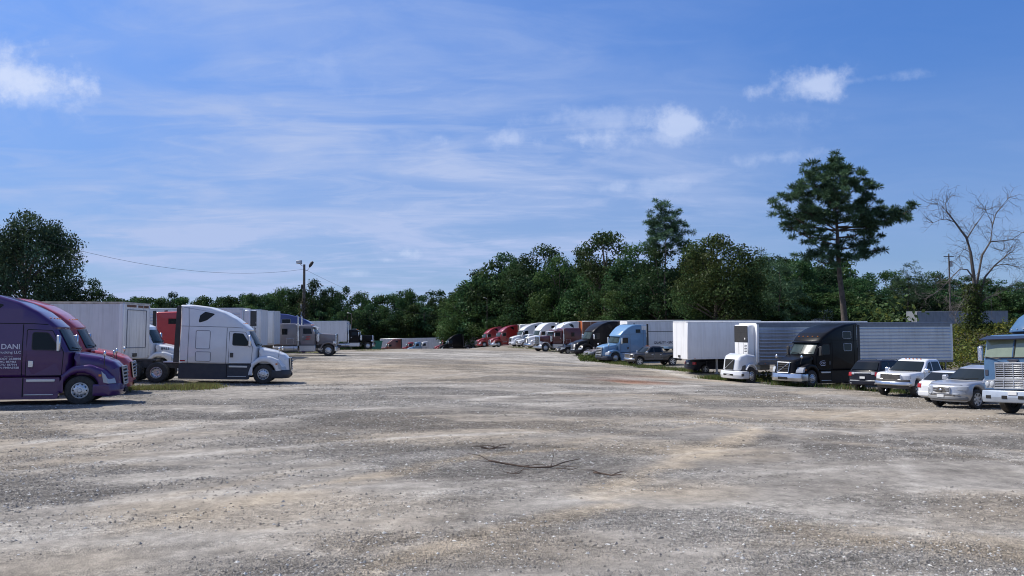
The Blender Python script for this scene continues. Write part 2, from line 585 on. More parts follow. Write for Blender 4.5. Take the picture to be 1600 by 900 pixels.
CTRL += [(0, 0, 0), (0, 10, 0), (15, 10, -.1), (-15, 10, 0), (0, 20, -.05), (10, 25, -.28), (-5, 40, -.08), (5, 50, -.35), (0, 75, -.1), (-8, 75, .15),
         (-10, 95, .25), (-10, 113, .18), (-15, 116, .16), (-5, 116, .12), (-13, 137, -.8), (-20, 160, -2.2), (-25, 185, -3.0), (0, -40, 0), (-50, -20, 0), (50, -20, -.2),
         (-60, 40, .1), (-60, 90, .3), (-90, 160, -.5), (60, 30, -.7), (60, 60, -.5), (30, 68, -.5), (30, 110, .2), (60, 130, 1.0), (-40, 240, -4), (20, 200, -.5), (60, 220, 1)]
CTRL += [(350 * math.cos(R(a)), 350 * math.sin(R(a)), -2.0 if 45 < a < 160 else 0) for a in range(0, 360, 24)]
CT = np.array(CTRL)
def _phi(r2):
    return np.where(r2 > 1e-9, .5 * r2 * np.log(np.maximum(r2, 1e-9)), 0)
_n = len(CT)
_d2 = ((CT[:, None, :2] - CT[None, :, :2]) ** 2).sum(-1)
_A = np.zeros((_n + 3, _n + 3))
_A[:_n, :_n] = _phi(_d2) + np.eye(_n) * 12.0
_A[:_n, _n] = 1; _A[:_n, _n + 1:] = CT[:, :2]
_A[_n, :_n] = 1; _A[_n + 1:, :_n] = CT[:, :2].T
_w = np.linalg.solve(_A, np.concatenate([CT[:, 2], [0, 0, 0]]))
def nstep(a, b, v):
    t = np.clip((v - a) / (b - a), 0, 1)
    return t * t * (3 - 2 * t)
def G(x, y):
    """ground height (arrays)"""
    x = np.atleast_1d(np.asarray(x, float)); y = np.atleast_1d(np.asarray(y, float))
    r = np.sqrt(x * x + y * y)
    k = np.where(r > 350, 350 / np.maximum(r, 1e-6), 1)
    xx, yy = x * k, y * k
    out = np.empty_like(xx)
    for i in range(0, len(xx), 20000):
        a, b = xx[i:i + 20000], yy[i:i + 20000]
        d2 = (a[:, None] - CT[None, :, 0]) ** 2 + (b[:, None] - CT[None, :, 1]) ** 2
        out[i:i + 20000] = _phi(d2) @ _w[:_n] + _w[_n] + _w[_n + 1] * a + _w[_n + 2] * b
    # the weedy bank on the right and the upper lot on top of it
    bank = 3.3 * nstep(67.5, 79, yy) * nstep(31, 45, xx + .12 * (yy - 78)) * (1 - .42 * nstep(85, 125, yy)) * (1 - nstep(170, 260, yy))
    return out + bank
def g(x, y):
    return float(G([x], [y])[0])
def lattice(ix, iy, seed):
    h = (ix * 374761393 + iy * 668265263 + seed * 1442695041) & 0xffffffff
    h = ((h ^ (h >> 13)) * 1274126177) & 0xffffffff
    return ((h ^ (h >> 16)) & 0xffff) / 65535.0
def vnoise(x, y, seed=0):
    ix, iy = np.floor(x).astype(np.int64), np.floor(y).astype(np.int64)
    fx, fy = x - ix, y - iy
    fx, fy = fx * fx * (3 - 2 * fx), fy * fy * (3 - 2 * fy)
    a, b = lattice(ix, iy, seed), lattice(ix + 1, iy, seed)
    c, d = lattice(ix, iy + 1, seed), lattice(ix + 1, iy + 1, seed)
    return (a * (1 - fx) + b * fx) * (1 - fy) + (c * (1 - fx) + d * fx) * fy
def fbm(x, y, seed=0, oct=5):
    s, a, t = 0, .5, 0
    for o in range(oct):
        s = s + a * vnoise(x * 2 ** o + 17.3 * o, y * 2 ** o - 9.1 * o, seed + o); t += a; a *= .55
    return s / t

# ---------------------------------------------------------------- the ground: one sheet to the horizon
def axis(dense0, dense1, step, far0, far1):
    a = list(np.arange(dense0, dense1, step))
    s, v = step, dense1
    while v < far1:
        a.append(v); s *= 1.22; v += s
    a.append(far1)
    s, v = step, dense0
    while v > far0:
        s *= 1.22; v -= s; a.insert(0, max(v, far0))
    return np.array(sorted(set(a)))
gx = axis(-34, 40, .24, -2500, 2500)
ya = list(np.arange(5, 34, .17)); v = 34.0; s_ = .18
while v < 130: ya.append(v); s_ *= 1.012; v += s_
while v < 3000: ya.append(v); s_ *= 1.2; v += s_
yb = []; v = 5.0; s_ = .2
while v > -1500: s_ *= 1.3; v -= s_; yb.append(v)
gy = np.array(sorted(yb + ya))
GX, GY = np.meshgrid(gx, gy)
fx, fy = GX.ravel(), GY.ravel()
def ground_px(px, py):
    d = ray(px, py)
    y = 20.0
    for _ in range(30):
        z = g(d.x / d.y * y, y)
        y = .5 * y + .5 * min((z - CAM_H) / (d.z / d.y) if d.z < -1e-4 else 200, 200)
    return d.x / d.y * y, y
def rot2(x, y, a):
    return x * math.cos(a) + y * math.sin(a), -x * math.sin(a) + y * math.cos(a)
ua, ub = rot2(fx, fy, R(14))
n_big = fbm(ua / 9, ub / 5, 3, 6)
n_track = fbm(ua / 11, ub / 1.0, 11, 5)
n_mid = fbm(fx / 2.4, fy / 1.7, 23, 5)
n_sm = fbm(fx / .7, fy / .7, 31, 3)
def soft(px, py, rx, ry, k=.8, ang=0):
    cx, cy = ground_px(px, py)
    sx = rx / FPX * cy
    sy = ry / FPX * cy * cy / 2.7
    dx, dy = fx - cx, fy - cy
    if ang:
        dx, dy = rot2(dx, dy, R(ang))
    d = np.sqrt((dx / sx) ** 2 + (dy / sy) ** 2) + (n_big - .5) * 1.6 + (n_mid - .5) * 1.1
    return np.clip(1.25 - d, 0, 1) * k
C_GREY, C_TAN, C_PALE, C_DARK = np.array((.250, .233, .208)), np.array((.318, .270, .205)), np.array((.375, .356, .325)), np.array((.168, .155, .138))
colr = np.tile(C_GREY, (len(fx), 1))
def mixc(m, c):
    global colr
    colr = colr * (1 - m[:, None]) + np.array(c) * m[:, None]
n_fine = fbm(rot2(fx, fy, R(24))[0] / 7, rot2(fx, fy, R(24))[1] / .55, 41, 4)
mixc(nstep(.50, .74, n_track) * .6, C_PALE)
mixc(nstep(.52, .72, n_fine) * .5, C_PALE * 1.05)
mixc(nstep(.48, .30, n_fine) * .5, C_DARK * 1.2)
mixc(nstep(.46, .66, n_big) * .55, C_TAN)
mixc(nstep(.52, .30, n_track) * .0 + np.clip((.44 - n_track) * 4, 0, 1) * .55, C_DARK)
for a in ((640, 655, 420, 26, .45), (1310, 690, 230, 26, .85), (260, 690, 260, 20, .35), (900, 640, 240, 12, .4), (940, 800, 120, 14, .5), (1130, 640, 160, 9, .35), (820, 690, 120, 12, .35)):
    mixc(soft(*a), C_DARK * 1.15)
for a in ((1230, 815, 340, 50, .7), (240, 745, 150, 10, .4), (620, 725, 160, 8, .45), (770, 556, 260, 7, .85), (1060, 610, 160, 6, .5), (640, 630, 330, 4, .6, 0), (1500, 760, 160, 18, .45)):
    mixc(soft(*a), C_PALE * 1.05)
for a in ((1380, 650, 270, 15, .85), (1060, 700, 150, 13, .75), (640, 575, 230, 10, .6), (420, 790, 240, 26, .55), (700, 850, 260, 30, .5), (1420, 850, 260, 16, .65), (1030, 765, 130, 16, .6), (540, 590, 260, 6, .5), (60, 880, 160, 30, .3)):
    mixc(soft(*a), C_TAN * 1.08)
mixc(soft(985, 596, 60, 4, .75), (.30, .13, .07))
mixc(soft(1040, 590, 90, 4, .35), (.30, .16, .09))
# tyre tracks: long curved pairs of thin bands
for (x0, y0, x1, y1, bend, c, k) in ((-9, 12, 9, 75, 5, C_PALE, .45), (14, 14, 4, 60, -6, C_TAN, .4), (-16, 24, 22, 36, 3, C_PALE, .4), (-6, 9, 12, 30, 2.5, C_TAN, .45), (24, 22, -2, 40, 3, C_DARK, .4), (-14, 16, 16, 24, -2, C_DARK, .35), (20, 12, 6, 34, 4, C_TAN, .5)):
    L = math.hypot(x1 - x0, y1 - y0)
    ex, ey = (x1 - x0) / L, (y1 - y0) / L
    t = ((fx - x0) * ex + (fy - y0) * ey) / L
    off = (fx - x0) * -ey + (fy - y0) * ex - bend * 4 * t * (1 - t) + (n_big - .5) * 1.3
    for w in (-1.0, 1.0):
        mixc(np.clip(1 - np.abs(off - w) / .34, 0, 1) * np.clip(t * 6, 0, 1) * np.clip((1 - t) * 6, 0, 1) * k * (.4 + n_mid), c)
def track(pixels, width, c, k):
    P = [ground_px(*p) for p in pixels]
    Q = []
    for i in range(len(P) - 1):
        p0, p1, p2, p3 = P[max(i - 1, 0)], P[i], P[i + 1], P[min(i + 2, len(P) - 1)]
        for q in range(8):
            t = q / 8
            Q.append(tuple(.5 * (2 * p1[a] + (p2[a] - p0[a]) * t + (2 * p0[a] - 5 * p1[a] + 4 * p2[a] - p3[a]) * t * t + (3 * p1[a] - p0[a] - 3 * p2[a] + p3[a]) * t ** 3) for a in (0, 1)))
    Q.append(P[-1])
    d = np.full(len(fx), 1e9)
    for (a, b_) in zip(Q[:-1], Q[1:]):
        ex, ey = b_[0] - a[0], b_[1] - a[1]
        L2 = ex * ex + ey * ey + 1e-9
        t = np.clip(((fx - a[0]) * ex + (fy - a[1]) * ey) / L2, 0, 1)
        d = np.minimum(d, np.hypot(fx - a[0] - ex * t, fy - a[1] - ey * t))
    d = d + (n_mid - .5) * width * 1.6 + (n_sm - .5) * width * .8
    mixc(np.clip(1.2 - d / width, 0, 1) * k * np.clip(.25 + 1.5 * n_big, 0, 1), c)
for a in (([(60, 690), (330, 663), (560, 641), (700, 628), (880, 612), (1120, 602)], .42, C_PALE * 1.15, .85), ([(0, 742), (170, 722), (330, 708), (640, 684), (830, 676)], .30, C_PALE * 1.1, .7),
          ([(180, 830), (330, 798), (480, 762), (620, 736), (760, 712), (900, 700)], .30, C_TAN * 1.25, .85), ([(930, 775), (1040, 728), (1120, 696), (1180, 672), (1150, 662), (1060, 660)], .42, C_TAN * 1.3, .85),
          ([(1180, 668), (1300, 674), (1450, 692), (1600, 718)], .35, C_PALE * 1.1, .85), ([(1230, 826), (1400, 846), (1620, 872)], .45, C_TAN * .9, .8), ([(1160, 812), (1400, 828), (1620, 850)], .3, C_TAN, .6),
          ([(120, 712), (400, 672), (620, 640), (900, 618), (1100, 612)], .35, C_DARK, .6), ([(0, 800), (200, 765), (420, 735), (700, 700)], .25, C_DARK, .5), ([(1000, 640), (1200, 650), (1400, 668), (1600, 690)], .5, C_DARK * 1.2, .5),
          ([(500, 578), (760, 570), (1000, 578), (1150, 600)], .8, C_TAN * 1.25, .7), ([(560, 562), (800, 556), (960, 566), (1090, 592)], 1.0, C_PALE * 1.2, .8), ([(640, 596), (860, 590), (1020, 596)], .6, C_DARK * 1.3, .5),
          ([(560, 900), (700, 850), (860, 810), (960, 790)], .3, C_TAN * 1.2, .7), ([(0, 850), (160, 830), (360, 840), (520, 870)], .3, C_PALE, .5)):
    track(*a)
# away from the lot the ground is forest litter and rough grass
lot = np.clip(nstep(-75, -45, fx) * (1 - nstep(32, 46, fx + .5 * np.maximum(fy - 60, 0) * 0)) * (1 - nstep(225, 250, fy)), 0, 1)
litter = np.array((.055, .055, .03))
right_edge = 27 - .17 * np.clip(fy - 33, 0, 400)      # behind the right-hand row
behind = nstep(0, 10, fx - right_edge - 12) * nstep(40, 60, fy)
mixc(np.clip(np.maximum(1 - lot, behind) * (.75 + .4 * (n_mid - .5)), 0, 1), litter)
colr *= (.80 + .34 * n_mid + .14 * (n_sm - .5))[:, None]
# faint wheel marks where single trucks swung across the lot
_rt = np.random.default_rng(44)
for _i in range(16):
    x0, y0 = _rt.uniform(-16, 18), _rt.uniform(9, 40)
    th_ = _rt.uniform(-.7, .7) + (0 if _rt.random() < .6 else 1.2)
    cv = _rt.uniform(-.02, .02)
    s0 = (fx - x0) * math.cos(th_) + (fy - y0) * math.sin(th_)
    o0 = -(fx - x0) * math.sin(th_) + (fy - y0) * math.cos(th_) - cv * s0 * s0
    ln = _rt.uniform(8, 18)
    for w in (-1.0, 1.0):
        mixc(np.clip(1.15 - np.abs(o0 - w + (n_sm - .5) * .12) / .17, 0, 1) * np.clip((ln - np.abs(s0)) / 4, 0, 1) * .42 * (.3 + n_mid), C_PALE * 1.05 if _i % 2 else C_DARK * 1.1)
colr *= np.array((.945, .925, .888))
gz = G(fx, fy)
# where the stone lies loose (1) and where traffic has packed it to dust (0)
loose = np.clip(nstep(.40, .62, fbm(fx / 4.2, fy / 2.6, 87, 5)) * .9 + nstep(.45, .6, n_fine) * .35, 0, 1)
colr *= (1.10 - .16 * loose)[:, None]
near = nstep(150, 90, fy) * lot
gz += near * ((n_mid - .5) * .075 + (n_sm - .5) * .028 + (n_track - .5) * .06)
nxg, nyg = len(gx), len(gy)
V = np.stack([fx, fy, gz], 1)
ii = (np.arange(nyg - 1)[:, None] * nxg + np.arange(nxg - 1)[None, :]).ravel()
F = np.stack([ii, ii + 1, ii + 1 + nxg, ii + nxg], 1)
def np_mesh(name, V, F, material, colors=None, smooth=False, alpha=None):
    me = bpy.data.meshes.new(name)
    k = F.shape[1]
    me.vertices.add(len(V)); me.loops.add(F.size); me.polygons.add(len(F))
    me.vertices.foreach_set('co', V.astype(np.float32).ravel())
    me.loops.foreach_set('vertex_index', F.astype(np.int32).ravel())
    me.polygons.foreach_set('loop_start', (np.arange(len(F)) * k).astype(np.int32))
    me.polygons.foreach_set('use_smooth', [smooth] * len(F))
    me.materials.append(material)
    me.update(calc_edges=True)
    if colors is not None:
        at = me.color_attributes.new('tone', 'FLOAT_COLOR', 'POINT')
        at.data.foreach_set('color', np.concatenate([colors, np.ones((len(V), 1)) if alpha is None else alpha[:, None]], 1).astype(np.float32).ravel())
    return me
def np_obj(name, *a, **k):
    o = bpy.data.objects.new(name, np_mesh(name, *a, **k))
    col.objects.link(o)
    return o
gm = bpy.data.materials.new('gravel_lot'); gm.use_nodes = True
t = gm.node_tree; b = t.nodes['Principled BSDF']
b.inputs['Roughness'].default_value = .92
b.inputs['Specular IOR Level'].default_value = .2
def tn(ty, **k):
    n = t.nodes.new(ty)
    for a_, b_ in k.items(): setattr(n, a_, b_)
    return n
at = tn('ShaderNodeAttribute', attribute_name='tone')
geo = tn('ShaderNodeNewGeometry')
def tnoise(scale, det=4, ro=.6):
    n = tn('ShaderNodeTexNoise'); n.inputs['Scale'].default_value = scale; n.inputs['Detail'].default_value = det; n.inputs['Roughness'].default_value = ro
    t.links.new(geo.outputs['Position'], n.inputs['Vector']); return n.outputs[0]
def trange(v, a_, b_, c_, d_):
    n = tn('ShaderNodeMapRange'); t.links.new(v, n.inputs[0])
    for i, q in enumerate((a_, b_, c_, d_)): n.inputs[i + 1].default_value = q
    return n.outputs[0]
vor = tn('ShaderNodeTexVoronoi'); vor.inputs['Scale'].default_value = 17
t.links.new(geo.outputs['Position'], vor.inputs['Vector'])
sv = tn('ShaderNodeSeparateColor'); t.links.new(vor.outputs['Color'], sv.inputs[0])
vor2 = tn('ShaderNodeTexVoronoi'); vor2.inputs['Scale'].default_value = 42
t.links.new(geo.outputs['Position'], vor2.inputs['Vector'])
sv2 = tn('ShaderNodeSeparateColor'); t.links.new(vor2.outputs['Color'], sv2.inputs[0])
fine = tnoise(3.2, 8, .72)
med = tnoise(.9, 6, .65)
k1 = trange(fine, .3, .7, .62, 1.34)
k2 = trange(sv.outputs[0], 0, 1, .60, 1.42)
k3 = trange(sv2.outputs[0], 0, 1, .74, 1.28)
k4 = trange(med, .3, .7, .82, 1.16)
def tmul(a_, b_):
    n = tn('ShaderNodeMath', operation='MULTIPLY'); t.links.new(a_, n.inputs[0]); t.links.new(b_, n.inputs[1]); return n.outputs[0]
def tfade(k_, amount):
    n = tn('ShaderNodeMix', data_type='FLOAT'); t.links.new(amount, n.inputs[0]); n.inputs[2].default_value = 1.0; t.links.new(k_, n.inputs[3]); return n.outputs[0]
LO = trange(at.outputs['Alpha'], 0, 1, .18, 1.0)
kk = tmul(tmul(k1, tfade(k2, LO)), tmul(tfade(k3, LO), k4))
mx = tn('ShaderNodeMix', data_type='RGBA', blend_type='MULTIPLY'); mx.inputs[0].default_value = 1
t.links.new(at.outputs['Color'], mx.inputs[6]); t.links.new(kk, mx.inputs[7])
t.links.new(mx.outputs[2], b.inputs['Base Color'])
bp = tn('ShaderNodeBump'); t.links.new(trange(at.outputs['Alpha'], 0, 1, .30, .95), bp.inputs['Strength']); bp.inputs['Distance'].default_value = .045
ad = tn('ShaderNodeMath', operation='ADD'); t.links.new(fine, ad.inputs[0]); t.links.new(vor.outputs['Distance'], ad.inputs[1])
ad2 = tn('ShaderNodeMath', operation='ADD'); t.links.new(ad.outputs[0], ad2.inputs[0]); t.links.new(vor2.outputs['Distance'], ad2.inputs[1])
t.links.new(ad2.outputs[0], bp.inputs['Height']); t.links.new(bp.outputs[0], b.inputs['Normal'])
ground = np_obj('ground', V, F, gm, colr, smooth=True, alpha=loose)
tag(ground, 'pale grey and tan gravel lot with tyre tracks and dusty patches', None, kind='structure')
def surf(x, y):
    """height of the ground mesh itself"""
    x, y = np.asarray(x, float), np.asarray(y, float)
    j = np.clip(np.searchsorted(gx, x) - 1, 0, nxg - 2); i = np.clip(np.searchsorted(gy, y) - 1, 0, nyg - 2)
    Z = gz.reshape(nyg, nxg)
    u = (x - gx[j]) / (gx[j + 1] - gx[j]); w = (y - gy[i]) / (gy[i + 1] - gy[i])
    return (Z[i, j] * (1 - u) + Z[i, j + 1] * u) * (1 - w) + (Z[i + 1, j] * (1 - u) + Z[i + 1, j + 1] * u) * w
def tone_at(x, y):
    j = np.clip(np.searchsorted(gx, x), 0, nxg - 1); i = np.clip(np.searchsorted(gy, y), 0, nyg - 1)
    return colr.reshape(nyg, nxg, 3)[i, j]

def place(o, key, pitch=0.0, length=6.0, dz=0.0):
    x, y, th = POSE[key]
    c, s = math.cos(R(th)), math.sin(R(th))
    zf, zr = surf([x], [y])[0], surf([x - c * length], [y - s * length])[0]
    zl, zq = surf([x - s], [y + c])[0], surf([x + s], [y - c])[0]
    slope = math.atan2(zf - zr, length)
    roll = math.atan2(zl - zq, 2.0)
    zc = (zl + zq) / 2
    o.location = (x, y, zc + dz)
    o.rotation_mode = 'XYZ'
    M = Matrix.Rotation(R(th), 4, 'Z') @ Matrix.Rotation(-slope - R(pitch), 4, 'Y') @ Matrix.Rotation(roll, 4, 'X')
    o.rotation_euler = M.to_euler('XYZ')
    return o
# ---------------------------------------------------------------- wheels
WHEELS = {}
def wheel_meshes(kind):
    if kind in WHEELS:
        return WHEELS[kind]
    ty, rm, hb = MB(), MB(), MB()
    if kind in ('steer', 'drive', 'trail'):
        r, w = .515, (.29 if kind == 'steer' else .62)
        prof = [(.285, -w / 2 + .02), (.30, -w / 2), (.42, -w / 2 - .012), (.48, -w / 2 + .005), (r, -w / 2 + .045), (r, -.03 if kind != 'steer' else -.008)]
        if kind != 'steer':
            prof += [(.44, -.02), (.44, .02)]
        prof += [(r, .03 if kind != 'steer' else .008), (r, w / 2 - .045), (.48, w / 2 - .005), (.42, w / 2 + .012), (.30, w / 2), (.285, w / 2 - .02)]
        ty.lathe_y(prof, 32)
        # grooved tread: shallow dark ribs standing on the tyre
        for yy in ((-.08, 0, .08) if kind == 'steer' else (-.22, -.13, .13, .22)):
            ty.lathe_y([(r - .002, yy - .028), (r + .006, yy - .024), (r + .006, yy + .024), (r - .002, yy + .028)], 32)
        o = w / 2
        if kind == 'steer':
            rm.lathe_y([(.288, -.1), (.292, o - .03), (.288, o + .004), (.272, o + .006), (.262, o - .03), (.245, o - .02), (.19, o + .012), (.155, o + .03), (.11, o + .035), (.0, o + .035)], 30)
            hy = o + .036
        else:
            rm.lathe_y([(.288, -.1), (.292, o - .03), (.288, o + .004), (.272, o + .006), (.262, o - .04), (.24, o - .10), (.19, o - .135), (.14, o - .14), (.0, o - .14)], 30)
            hy = o - .139
        for k in range(10):
            a = 2 * math.pi * k / 10
            cx, cz = .215 * math.cos(a), .215 * math.sin(a)
            yy = (o + .001) if kind == 'steer' else (o - .116)
            n = 10
            ring = [(cx + .03 * math.cos(2 * math.pi * q / n), yy + (.006 if kind == 'steer' else .006), cz + .03 * math.sin(2 * math.pi * q / n)) for q in range(n)]
            rm.add(ring, [tuple(range(n))], 1)
            a += math.pi / 10
            cx, cz = .14 * math.cos(a), .14 * math.sin(a)
            hb.lathe_y([(.016, hy - .02), (.016, hy + .03), (0, hy + .032)], 6, (cx, 0, cz))
        hb.lathe_y([(.085, hy - .01), (.08, hy + .05), (.06, hy + (.075 if kind == 'steer' else .11)), (.0, hy + (.08 if kind == 'steer' else .115))], 18)
        mats = ALUR
    else:
        r, w, spokes = kind
        rr = r * .66
        prof = [(rr - .01, -w / 2 + .02), (rr, -w / 2), (r * .9, -w / 2 - .008), (r, -w / 2 + .04), (r, w / 2 - .04), (r * .9, w / 2 + .008), (rr, w / 2), (rr - .01, w / 2 - .02)]
        ty.lathe_y(prof, 28)
        o = w / 2
        rm.lathe_y([(rr, -.05), (rr + .003, o - .02), (rr, o + .002), (rr - .018, o + .002), (rr - .03, o - .05)], 28)
        rm.lathe_y([(rr - .02, o - .09), (.0, o - .09)], 20, mi=1)
        for k in range(spokes):
            a = 2 * math.pi * k / spokes
            ca, sa = math.cos(a), math.sin(a)
            wd0, wd1 = .045 * r / .36, .034 * r / .36
            P = []
            for (rad, wd, y0) in ((.03, wd0, o - .025), (rr - .012, wd1, o - .012)):
                for sgn in (-1, 1):
                    P.append((rad * ca - sgn * wd * sa, y0, rad * sa + sgn * wd * ca))
                    P.append((rad * ca - sgn * wd * sa, y0 - .04, rad * sa + sgn * wd * ca))
            rm.add(P, [(0, 2, 6, 4), (1, 5, 7, 3), (0, 4, 5, 1), (2, 3, 7, 6)], 0)
        hb.lathe_y([(.06, o - .05), (.055, o - .008), (.0, o - .006)], 14)
    res = (ty.mesh('wheel', RUBBER, 30), rm.mesh('rim', [ALUR, DARK], 30), hb.mesh('hub', ALUR, 30))
    WHEELS[kind] = res
    return res
def wheel(root, kind, x, y, z):
    ty, rm, hb = wheel_meshes(kind)
    w = inst('wheel', ty, root, (x, y, z), (0, random.random() * 0, 0 if y > 0 else math.pi))
    inst('rim', rm, w)
    inst('hub', hb, w)
    return w

# ---------------------------------------------------------------- highway tractors with an aerodynamic cab
STY = {
 'cascadia': dict(
    cab=[(-4.2, 1.0, .03), (-.28, 1.0, .03), (-.28, 1.92, .05), (-.74, 2.74, .05), (-.70, 2.82, .04), (-.98, 3.06, .3), (-1.42, 3.38, .7), (-2.05, 3.72, .9), (-2.8, 3.96, .9), (-3.55, 4.04, .5), (-4.2, 4.02, .08)],
    hood=[(-.30, .95), (-.30, 1.90, .04), (.55, 1.74, .5), (1.04, 1.56, .3), (1.25, 1.34, .16), (1.31, .62, .05), (1.1, .55)],
    fend=[(-.66, .36, .03), (-.66, 1.06, .06), (-.28, 1.40, .3), (.28, 1.46, .35), (.86, 1.26, .3), (1.17, .98, .14), (1.24, .60, .04), (.63, .58)],
    ws=((-.275, 1.96), (-.715, 2.72)), door=(-1.72, -.42, 1.06, 2.72), win=[(-1.52, 2.0, .08), (-.66, 1.98, .1), (-.70, 2.22, .1), (-.98, 2.60, .14), (-1.52, 2.62, .1)],
    bump=(.30, .74), grille=(.70, 1.36, .50, .40), slp=None, roofwin=[(-3.34, 3.10, .08), (-2.92, 3.26, .1), (-2.50, 3.60, .04), (-2.98, 3.70, .1), (-3.26, 3.5, .1)],
    light=[(.78, 1.20), (1.0, 1.10), (1.19, .90), (1.23, .76), (.98, .80)], back=-4.2),
 'volvo': dict(
    cab=[(-4.6, 1.0, .03), (-.36, 1.0, .03), (-.36, 1.98, .05), (-.86, 2.74, .05), (-.84, 2.86, .05), (-1.05, 3.08, .25), (-1.55, 3.38, .7), (-2.4, 3.72, .9), (-3.4, 3.97, .8), (-4.6, 4.08, .06)],
    hood=[(-.38, .95), (-.38, 1.96, .04), (.4, 1.82, .5), (1.0, 1.66, .3), (1.22, 1.50, .10), (1.33, .80, .04), (1.1, .70)],
    fend=[(-.68, .40, .03), (-.68, 1.04, .06), (-.34, 1.36, .3), (.22, 1.44, .35), (.80, 1.28, .3), (1.12, 1.04, .18), (1.20, .64, .04), (.64, .60)],
    ws=((-.355, 2.02), (-.835, 2.70)), door=(-1.78, -.52, 1.05, 2.74), win=[(-1.60, 2.02, .06), (-.76, 2.02, .08), (-.98, 2.62, .12), (-1.60, 2.66, .08)],
    bump=(.34, .82), grille=(.86, 1.50, .46, .42), slp=[(-3.9, -3.1, 2.25, 2.72), (-3.9, -3.05, 3.05, 3.48)], roofwin=None,
    light=[(.72, 1.22), (.98, 1.20), (1.16, 1.02), (1.20, .88), (.92, .90)], back=-4.6),
 'fld': dict(
    cab=[(-4.0, 1.0, .03), (-.36, 1.0, .03), (-.36, 1.95, .05), (-.66, 2.62, .04), (-.52, 2.70, .03), (-.60, 2.86, .06), (-1.0, 3.22, .35), (-1.55, 3.62, .6), (-2.1, 3.84, .5), (-2.6, 3.90, .4), (-4.0, 3.86, .10)],
    hood=[(-.38, .95), (-.38, 1.93, .04), (.4, 1.84, .5), (1.16, 1.66, .16), (1.24, 1.2, .1), (1.26, .74, .04), (1.0, .66)],
    fend=[(-.68, .50, .03), (-.68, 1.00, .06), (-.34, 1.30, .3), (.20, 1.36, .3), (.80, 1.24, .3), (1.10, 1.06, .14), (1.18, .62, .04), (.64, .58)],
    ws=((-.355, 2.0), (-.645, 2.60)), door=(-1.65, -.50, 1.05, 2.62), win=[(-1.48, 2.02, .06), (-.74, 2.02, .06), (-.84, 2.52, .1), (-1.48, 2.54, .08)],
    bump=(.30, .72), grille=(.78, 1.58, .50, .50), slp=[(-3.2, -2.55, 3.02, 3.42)], roofwin=None,
    light=[(.86, 1.16), (1.08, 1.10), (1.18, .96), (1.19, .84), (.92, .86)], back=-4.0),
 'daycab': dict(
    cab=[(-2.1, 1.0, .03), (-.28, 1.0, .03), (-.28, 1.92, .05), (-.74, 2.74, .05), (-.80, 2.90, .1), (-1.2, 3.04, .2), (-2.1, 3.06, .1)],
    slp=None, roofwin=None, back=-2.1),
}
for k_, v_ in STY['cascadia'].items():
    STY['daycab'].setdefault(k_, v_)

